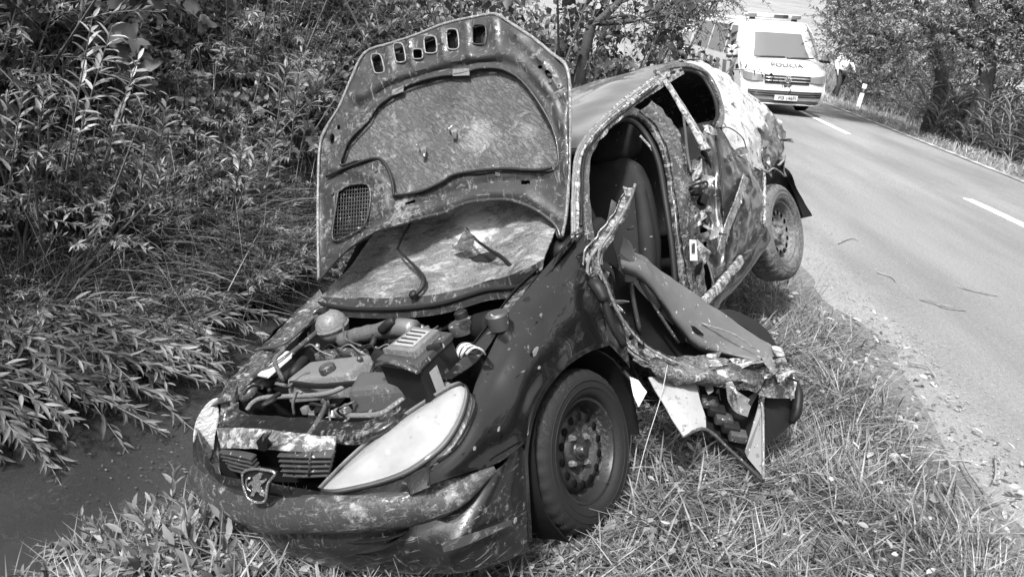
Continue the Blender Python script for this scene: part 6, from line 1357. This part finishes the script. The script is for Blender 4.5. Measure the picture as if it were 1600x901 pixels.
def build_van():
    v = empty('police_van', (5.36, 17.25, -.083)); v.rotation_euler = (0, math.radians(-3.0), .09); v.scale = (.98,) * 3
    tag(v, 'white police van parked on the road facing the camera', 'van')
    prof = [(.0, .24, .90), (-.05, .34, .93), (-.06, .46, .95), (-.03, .60, .955), (.02, .76, .955), (.06, .90, .95), (.12, 1.0, .945), (.30, 1.09, .93), (.48, 1.15, .92)]
    P_ = [strip_row(w, y, z, .16 + .04 * i / 8) for i, (y, z, w) in enumerate(prof)]
    patch('body_front', P_, M_WHITE, v, 40, 34, .02, out=(0, -1, .2))
    ws_ = [strip_row(.92, .48, 1.15, .20), strip_row(.86, .74, 1.42, .18), strip_row(.79, 1.0, 1.70, .15), strip_row(.765, 1.10, 1.79, .14)]
    patch('windscreen_frame', ws_, M_WHITE, v, 30, 12, .02, out=(0, -1, .3))
    gl = [[(x * .93, y - .012, z) for x, y, z in strip_row(.90, .505, 1.185, .19)], [(x * .93, y - .012, z) for x, y, z in strip_row(.855, .74, 1.42, .17)], [(x * .92, y - .012, z) for x, y, z in strip_row(.79, .99, 1.69, .14)]]
    patch('windscreen', gl, M_VGLASS, v, 30, 10, .008, out=(0, -1, .3))
    for x0, x1 in ((-.62, .05), (.1, .72)): tube('wiper', [(x0, .49, 1.185), ((x0 + x1) / 2, .485, 1.20), (x1, .50, 1.205)], .014, M_VBLK, v, 6, 6)
    patch('roof', [strip_row(.765, 1.10, 1.79, .14), strip_row(.76, 1.3, 1.90, .06), strip_row(.78, 2.0, 1.95, 0), strip_row(.78, 4.7, 1.93, 0), strip_row(.80, 4.88, 1.80, -.03)], M_WHITE, v, 24, 24, .02, out=(0, 0, 1))
    for s_ in (-1, 1):
        def col_(yf): 
            return [(s_ * .93, yf(0), .26), (s_ * .955, yf(1), .6), (s_ * .94, yf(2), 1.12), (s_ * .87, yf(3), 1.55), (s_ * .775, yf(4), 1.90)]
        A_ = col_(lambda i: [.16, .15, .68, .90, 1.35][i]); E_ = col_(lambda i: 4.88)
        patch('side_panel', [[lerp(a, e_, t) for t in (0, .15, .4, .7, 1)] for a, e_ in zip(A_, E_)], M_WHITE, v, 40, 20, .02, out=(s_, 0, 0))
        for y0, y1 in ((.95, 1.75), (1.85, 3.1), (3.2, 4.6)):
            q = [(s_ * .948, y0, 1.16), (s_ * .948, y1, 1.16), (s_ * .835, y1 - .02, 1.78), (s_ * .835, (y0 + .42) if y0 < 1 else y0 + .02, 1.78)]
            poly('side_window', q, (s_, 0, .18), .012, M_VDARK, v)
        for y0 in np.arange(.75, 4.6, .55):
            poly('side_check', [(s_ * .968, y0, .62), (s_ * .968, y0 + .27, .62), (s_ * .958, y0 + .40, 1.0), (s_ * .958, y0 + .13, 1.0)], (s_, 0, 0), .008, M_VSTR, v)
        tube('mirror_arm', [(s_ * .93, .75, 1.14), (s_ * 1.03, .72, 1.16)], .03, M_VBLK, v, 4, 8)
        mb = box('mirror', (s_ * 1.10, .72, 1.27), (.19, .12, .24), M_WHITE, v, .04, seg=3)
        box('mirror_base', (s_ * 1.10, .72, 1.14), (.19, .12, .06), M_VBLK, mb, .015)
        # headlamp wrapping the corner
        hl = [[(s_ * .52, .005, .84), (s_ * .70, .015, .86), (s_ * .86, .09, .88), (s_ * .955, .26, .90)], [(s_ * .53, -.015, .72), (s_ * .72, .0, .71), (s_ * .87, .075, .72), (s_ * .965, .24, .75)]]
        patch('headlight', hl, M_LAMPV, v, 14, 6, .015, out=(0, -1, 0))
        dome('fog_lamp', [(s_ * .72 + .09 * math.cos(t), .03 - .01, .33 + .035 * math.sin(t)) for t in np.linspace(0, 6.283, 10, endpoint=False)], np.array([0., -1, 0]), .02, M_LAMPV, v, 3)
        for y in (.92, 3.95): vehicle_wheel(v, s_ * .80, y, .335, s_)
        poly('wheel_arch', [(s_ * .972, .92 + .40 * math.cos(t), .335 + .40 * math.sin(t)) for t in np.linspace(-.25, math.pi + .25, 16)], (s_, 0, 0), .01, M_VBLK, v)
    gb = lambda nm, z0, z1, w0, w1, yf, m_: patch(nm, [[(u * w0, yf + .16 * abs(u * w0 / .95) ** 5 - .012, z0) for u in np.linspace(-1, 1, 9)], [(u * w1, yf + .02 + .16 * abs(u * w1 / .95) ** 5 - .012, z1) for u in np.linspace(-1, 1, 9)]], m_, v, 24, 4, .012, out=(0, -1, 0))
    gb('grille', .68, .85, .50, .52, -.022, M_VBLK)
    for z in (.735, .80): tube('grille_bar', [(u, -.05 + .1 * abs(u) ** 4, z) for u in (-.5, -.25, 0, .25, .5)], .011, M_VCHR, v, 10, 6)
    gb('lower_grille', .40, .53, .82, .84, -.078, M_VBLK)
    for z in (.44, .485): tube('grille_bar', [(u, -.10 + .16 * abs(u / .95) ** 5, z) for u in (-.8, -.4, 0, .4, .8)], .008, M_VSTR, v, 10, 6)
    gb('bumper_slot', .28, .35, .80, .80, -.048, M_VBLK)
    tube('bumper_trim', [(u, -.045 + .16 * abs(u / .95) ** 5, .245) for u in (-.85, -.4, 0, .4, .85)], .02, M_VCHR, v, 12, 6)
    # round badge with its letters
    bd = lathe('badge', [(.0, .001), (.0, .078), (.012, .082), (.012, .070), (.006, .068), (.006, .001)], (0, -.052, .775), (0, -1, .1), (0, 0, 1), M_VCHR, v, 28)
    for pts in (((-.042, .055), (-.012, .0), (0, .012), (.012, 0), (.042, .055)), ((-.058, .02), (-.03, -.055), (0, .0), (.03, -.055), (.058, .02))):
        tube('badge_stroke', [(x, -.068, .775 + z) for x, z in pts], .008, M_VSTR, bd, 24, 5)
    R_ = Matrix.Rotation(math.radians(90), 4, 'X')
    pl = box('number_plate', (0, -.118, .385), (.52, .012, .115), M_PLATE, v, .003)
    text_mesh('plate_text', 'PO 146FI', .105, M_VBLK, pl, Matrix.Translation((.02, -.128, .385)) @ R_, .002)
    lathe('plate_seal', [(0, .016), (.002, .016), (.002, .001)], (-.065, -.124, .385), (0, -1, 0), (0, 0, 1), M_VSTR, pl, 10)
    text_mesh('bonnet_lettering', 'POL\u00cdCIA', .17, M_VGREY, v, Matrix.Translation((0, .165, 1.052)) @ Matrix.Rotation(math.radians(34), 4, 'X'), .006, 1.15)
    # roof light bar
    lb = box('light_bar', (0, 1.65, 2.03), (1.35, .28, .10), M_WHITE, v, .035, seg=3)
    for x, m_ in ((-.5, M_LAMPV), (-.18, M_WHITE), (.13, M_VSTR), (.30, M_VBLK), (.55, M_LAMPV)): box('light_module', (x, 1.50, 2.03), (.22 if x != .30 else .12, .03, .075), m_, lb, .01)
    for x in (-.45, .55): box('light_bar_foot', (x, 1.6, 1.96), (.10, .12, .06), M_VBLK, lb, .008)
    poly('underbody', [(-.85, .1, .28), (.85, .1, .28), (.85, 4.7, .28), (-.85, 4.7, .28)], (0, 0, 1), .03, M_VBLK, v)
    return v
build_van()

def build_car():
    v = empty('patrol_car', (4.98, 24.6, -.156)); v.rotation_euler = (0, math.radians(-3), -.10)
    tag(v, 'white patrol car half hidden behind the police van', 'car')
    prof = [(.0, .22, .80), (-.05, .40, .84), (0, .60, .86), (.10, .72, .85), (.45, .84, .83), (.95, .93, .80)]
    patch('body_front', [strip_row(w, y, z, .22) for y, z, w in prof], M_WHITE, v, 30, 20, .02, out=(0, -1, .2))
    patch('windscreen', [[(x * .97, y, z) for x, y, z in strip_row(.74, 1.02, .94, .2)], [(x * .97, y, z) for x, y, z in strip_row(.64, 1.42, 1.22, .16)], [(x * .95, y, z) for x, y, z in strip_row(.57, 1.70, 1.38, .12)]], M_VGLASS, v, 24, 10, .01, out=(0, -1, .4))
    patch('roof', [strip_row(.59, 1.70, 1.39, .10), strip_row(.58, 2.2, 1.45, 0), strip_row(.58, 3.4, 1.43, 0), strip_row(.62, 3.9, 1.1, 0)], M_WHITE, v, 20, 16, .02, out=(0, 0, 1))
    for s_ in (-1, 1):
        patch('side_panel', [[(s_ * .80, y, .24) for y in (.2, 1.5, 3.0, 4.1)], [(s_ * .86, y, .6) for y in (.15, 1.5, 3.0, 4.2)], [(s_ * .80, y, .93) for y in (.75, 1.5, 3.0, 4.15)]], M_WHITE, v, 24, 12, .02, out=(s_, 0, 0))
        patch('a_pillar', [[(s_ * .77, 1.12, .94), (s_ * .66, 1.5, 1.22), (s_ * .58, 1.80, 1.40)], [(s_ * .79, 1.22, .94), (s_ * .68, 1.6, 1.22), (s_ * .60, 1.88, 1.40)]], M_WHITE, v, 10, 5, .02)
        poly('side_window', [(s_ * .79, 1.22, .95), (s_ * .79, 2.2, .95), (s_ * .61, 2.2, 1.38), (s_ * .62, 1.80, 1.36)], (s_, 0, .4), .012, M_VDARK, v)
        poly('side_window', [(s_ * .79, 2.26, .95), (s_ * .78, 3.4, .95), (s_ * .61, 3.3, 1.36), (s_ * .61, 2.26, 1.38)], (s_, 0, .4), .012, M_VDARK, v)
        box('mirror', (s_ * .92, 1.30, 1.0), (.18, .10, .13), M_WHITE, v, .03, seg=3)
        patch('headlight', [[(s_ * .45, .02, .68), (s_ * .65, .09, .72), (s_ * .80, .24, .76)], [(s_ * .45, -.03, .58), (s_ * .68, .05, .58), (s_ * .83, .22, .60)]], M_LAMPV, v, 10, 5, .012, out=(0, -1, 0))
        for y in (.75, 3.35): vehicle_wheel(v, s_ * .74, y, .30, s_)
    gb = box('grille', (0, -.055, .50), (.7, .03, .16), M_VBLK, v, .02)
    lb = box('light_bar', (0, 2.1, 1.52), (1.0, .24, .10), M_LAMPV, v, .035, seg=3)
    for x in (-.4, .4): box('light_bar_foot', (x, 2.1, 1.46), (.10, .10, .05), M_VBLK, lb, .008)
    tube('wiper', [(-.55, 1.05, .97), (-.1, 1.04, .99), (.3, 1.05, .985)], .012, M_VBLK, v, 6, 6)
    poly('underbody', [(-.75, .1, .25), (.75, .1, .25), (.75, 4.0, .25), (-.75, 4.0, .25)], (0, 0, 1), .03, M_VBLK, v)
build_car()

def skin(name, J, E_, mat, parent, sub=2, root=0):
    me = bpy.data.meshes.new(name); me.from_pydata([j[0] for j in J], E_, []); o = bpy.data.objects.new(name, me); COL.objects.link(o)
    md = o.modifiers.new('skin', 'SKIN'); md.use_smooth_shade = True
    sv = me.skin_vertices[0].data if me.skin_vertices else None
    if sv is None:
        bm = bmesh.new(); bm.from_mesh(me); bm.verts.layers.skin.verify(); bm.to_mesh(me); bm.free(); sv = me.skin_vertices[0].data
    for s_, j in zip(sv, J): s_.radius = (j[1], j[1] if len(j) < 3 else j[2]); s_.use_root = False
    sv[root].use_root = True
    s2 = o.modifiers.new('sub', 'SUBSURF'); s2.levels = sub; s2.render_levels = sub
    bpy.context.view_layer.update(); m2 = bpy.data.meshes.new_from_object(o.evaluated_get(bpy.context.evaluated_depsgraph_get())); bpy.data.objects.remove(o)
    return mlink(name, m2, mat, parent)
def build_person(loc, rz, label):
    p = empty('person', loc, rz); M_SK = material('skin', .35, .5); M_SH = material('pale reflective jacket', .70, .6, bump=(.01, 14)); M_TR = material('dark trousers', .018, .8, bump=(.01, 12)); M_HAIR = material('dark hair', .03, .7)
    # walking away, right leg forward; z in metres
    J = [((0, 0, .95), .13, .10), ((0, 0, 1.15), .12, .09), ((0, .01, 1.38), .15, .10), ((0, .01, 1.50), .055), ((0, 0, 1.58), .055), ((0, 0, 1.66), .085, .10), ((0, 0, 1.74), .06, .07),
         ((-.19, .01, 1.42), .06), ((-.25, .08, 1.16), .045), ((-.24, -.05, .95), .035), ((-.24, -.08, .86), .04, .02), ((-.22, -.11, .78), .018), ((.19, .01, 1.42), .06), ((.25, -.06, 1.17), .045), ((.26, -.22, 1.02), .035), ((.26, -.29, .97), .04, .02), ((.25, -.35, .92), .018),
         ((-.10, 0, .88), .095), ((-.11, -.14, .50), .06), ((-.11, -.10, .09), .045), ((-.11, -.22, .04), .04), ((.10, 0, .88), .095), ((.11, .08, .50), .06), ((.11, .30, .16), .045), ((.11, .20, .06), .04)]
    E_ = [(0, 1), (1, 2), (2, 3), (3, 4), (4, 5), (5, 6), (2, 7), (7, 8), (8, 9), (9, 10), (10, 11), (2, 12), (12, 13), (13, 14), (14, 15), (15, 16), (0, 17), (17, 18), (18, 19), (19, 20), (0, 21), (21, 22), (22, 23), (23, 24)]
    body = skin('body', J, E_, M_SK, p)
    g_ = lambda i, k=1.0, dk=.018: (J[i][0],) + tuple(x * k + dk for x in J[i][1:])
    jk = [g_(0, 1.05), g_(1, 1.1), g_(2, 1.05), g_(7), g_(8), g_(9), g_(12), g_(13), g_(14), ((0, .01, 1.46), .08)]
    skin('jacket', jk, [(0, 1), (1, 2), (2, 9), (2, 3), (3, 4), (4, 5), (2, 6), (6, 7), (7, 8)], M_SH, p)
    tr = [((0, 0, .93), .15, .12), g_(17, 1, .012), g_(18, 1, .022), g_(19, 1, .022), g_(21, 1, .012), g_(22, 1, .022), g_(23, 1, .022)]
    skin('trousers', tr, [(0, 1), (1, 2), (2, 3), (0, 4), (4, 5), (5, 6)], M_TR, p)
    for i, j in ((19, 20), (23, 24)): tube('boot', [J[i][0], lerp(J[i][0], J[j][0], .5), lerp(J[i][0], J[j][0], 1.3)], [.055, .06, .045], M_TR, p, 8, 8)
    bm = bmesh.new(); bmesh.ops.create_icosphere(bm, subdivisions=3, radius=1)
    for v_ in bm.verts: v_.co = Vector((v_.co.x * .098, v_.co.y * .115 + .012, v_.co.z * .10 + 1.715 + (.02 if v_.co.y > 0 else .03)))
    bmobj('hair', bm, M_HAIR, p, True)
    return tag(p, label, 'person')
q = at(1308, 143, 26.5); build_person((q[0], 26.5, zg1(q[0], 26.5)), .35, 'person in pale jacket and dark trousers walking beside the van')

# marker post at the far road edge
q = at(1343, 157, 23.0); zq = zg1(q[0], 23.0)
mp = empty('marker_post', (q[0], 23.0, zq - .05)); mp.rotation_euler = (0, math.radians(2.5), -.1); tag(mp, 'white roadside marker post in the grass beyond the van', 'post')
ribbon('shaft', [(0, 0, 0), (0, 0, .4), (0, 0, .74)], rrect(.115, .08), material('white post plastic', .75, .5), mp, 6, up=(0, 1, 0))
box('sloped_top', (0, 0, .755), (.112, .08, .04), MATS['white post plastic'], mp, .012, rot=(.3, 0, 0))
box('dark_band', (0, 0, .60), (.119, .085, .13), M_VBLK, mp, .004)
box('reflector', (0, -.045, .60), (.05, .01, .09), M_LAMPV, mp, .003)
# weathered stakes in the field
for (px, py0, py1, Y, lab) in ((1036, 56, 92, 22.0, 'dark weathered stake in the pale field behind the roof'), (1051, 58, 92, 23.0, 'thin dark stake beside the weathered one in the field')):
    a_ = at(px, py0, Y); b_ = np.array([a_[0] + .03, Y, zg1(a_[0], Y) - .05])
    e = empty('fence_stake', tuple(b_)); P = [np.zeros(3), (a_ - b_) * .5 + np.array([.01, 0, 0]), a_ - b_]
    tube('stake', P, [.06, .055, .05] if px < 1040 else [.03, .028, .02], M_BARKD, e, 8, 7, wob=.1); box('stake_cap', a_ - b_ + np.array([.09 if px < 1040 else .0, 0, -.18]), (.10, .05, .12), M_BARK, e, .01)
    tag(e, lab, 'stake', 'stakes in the field')
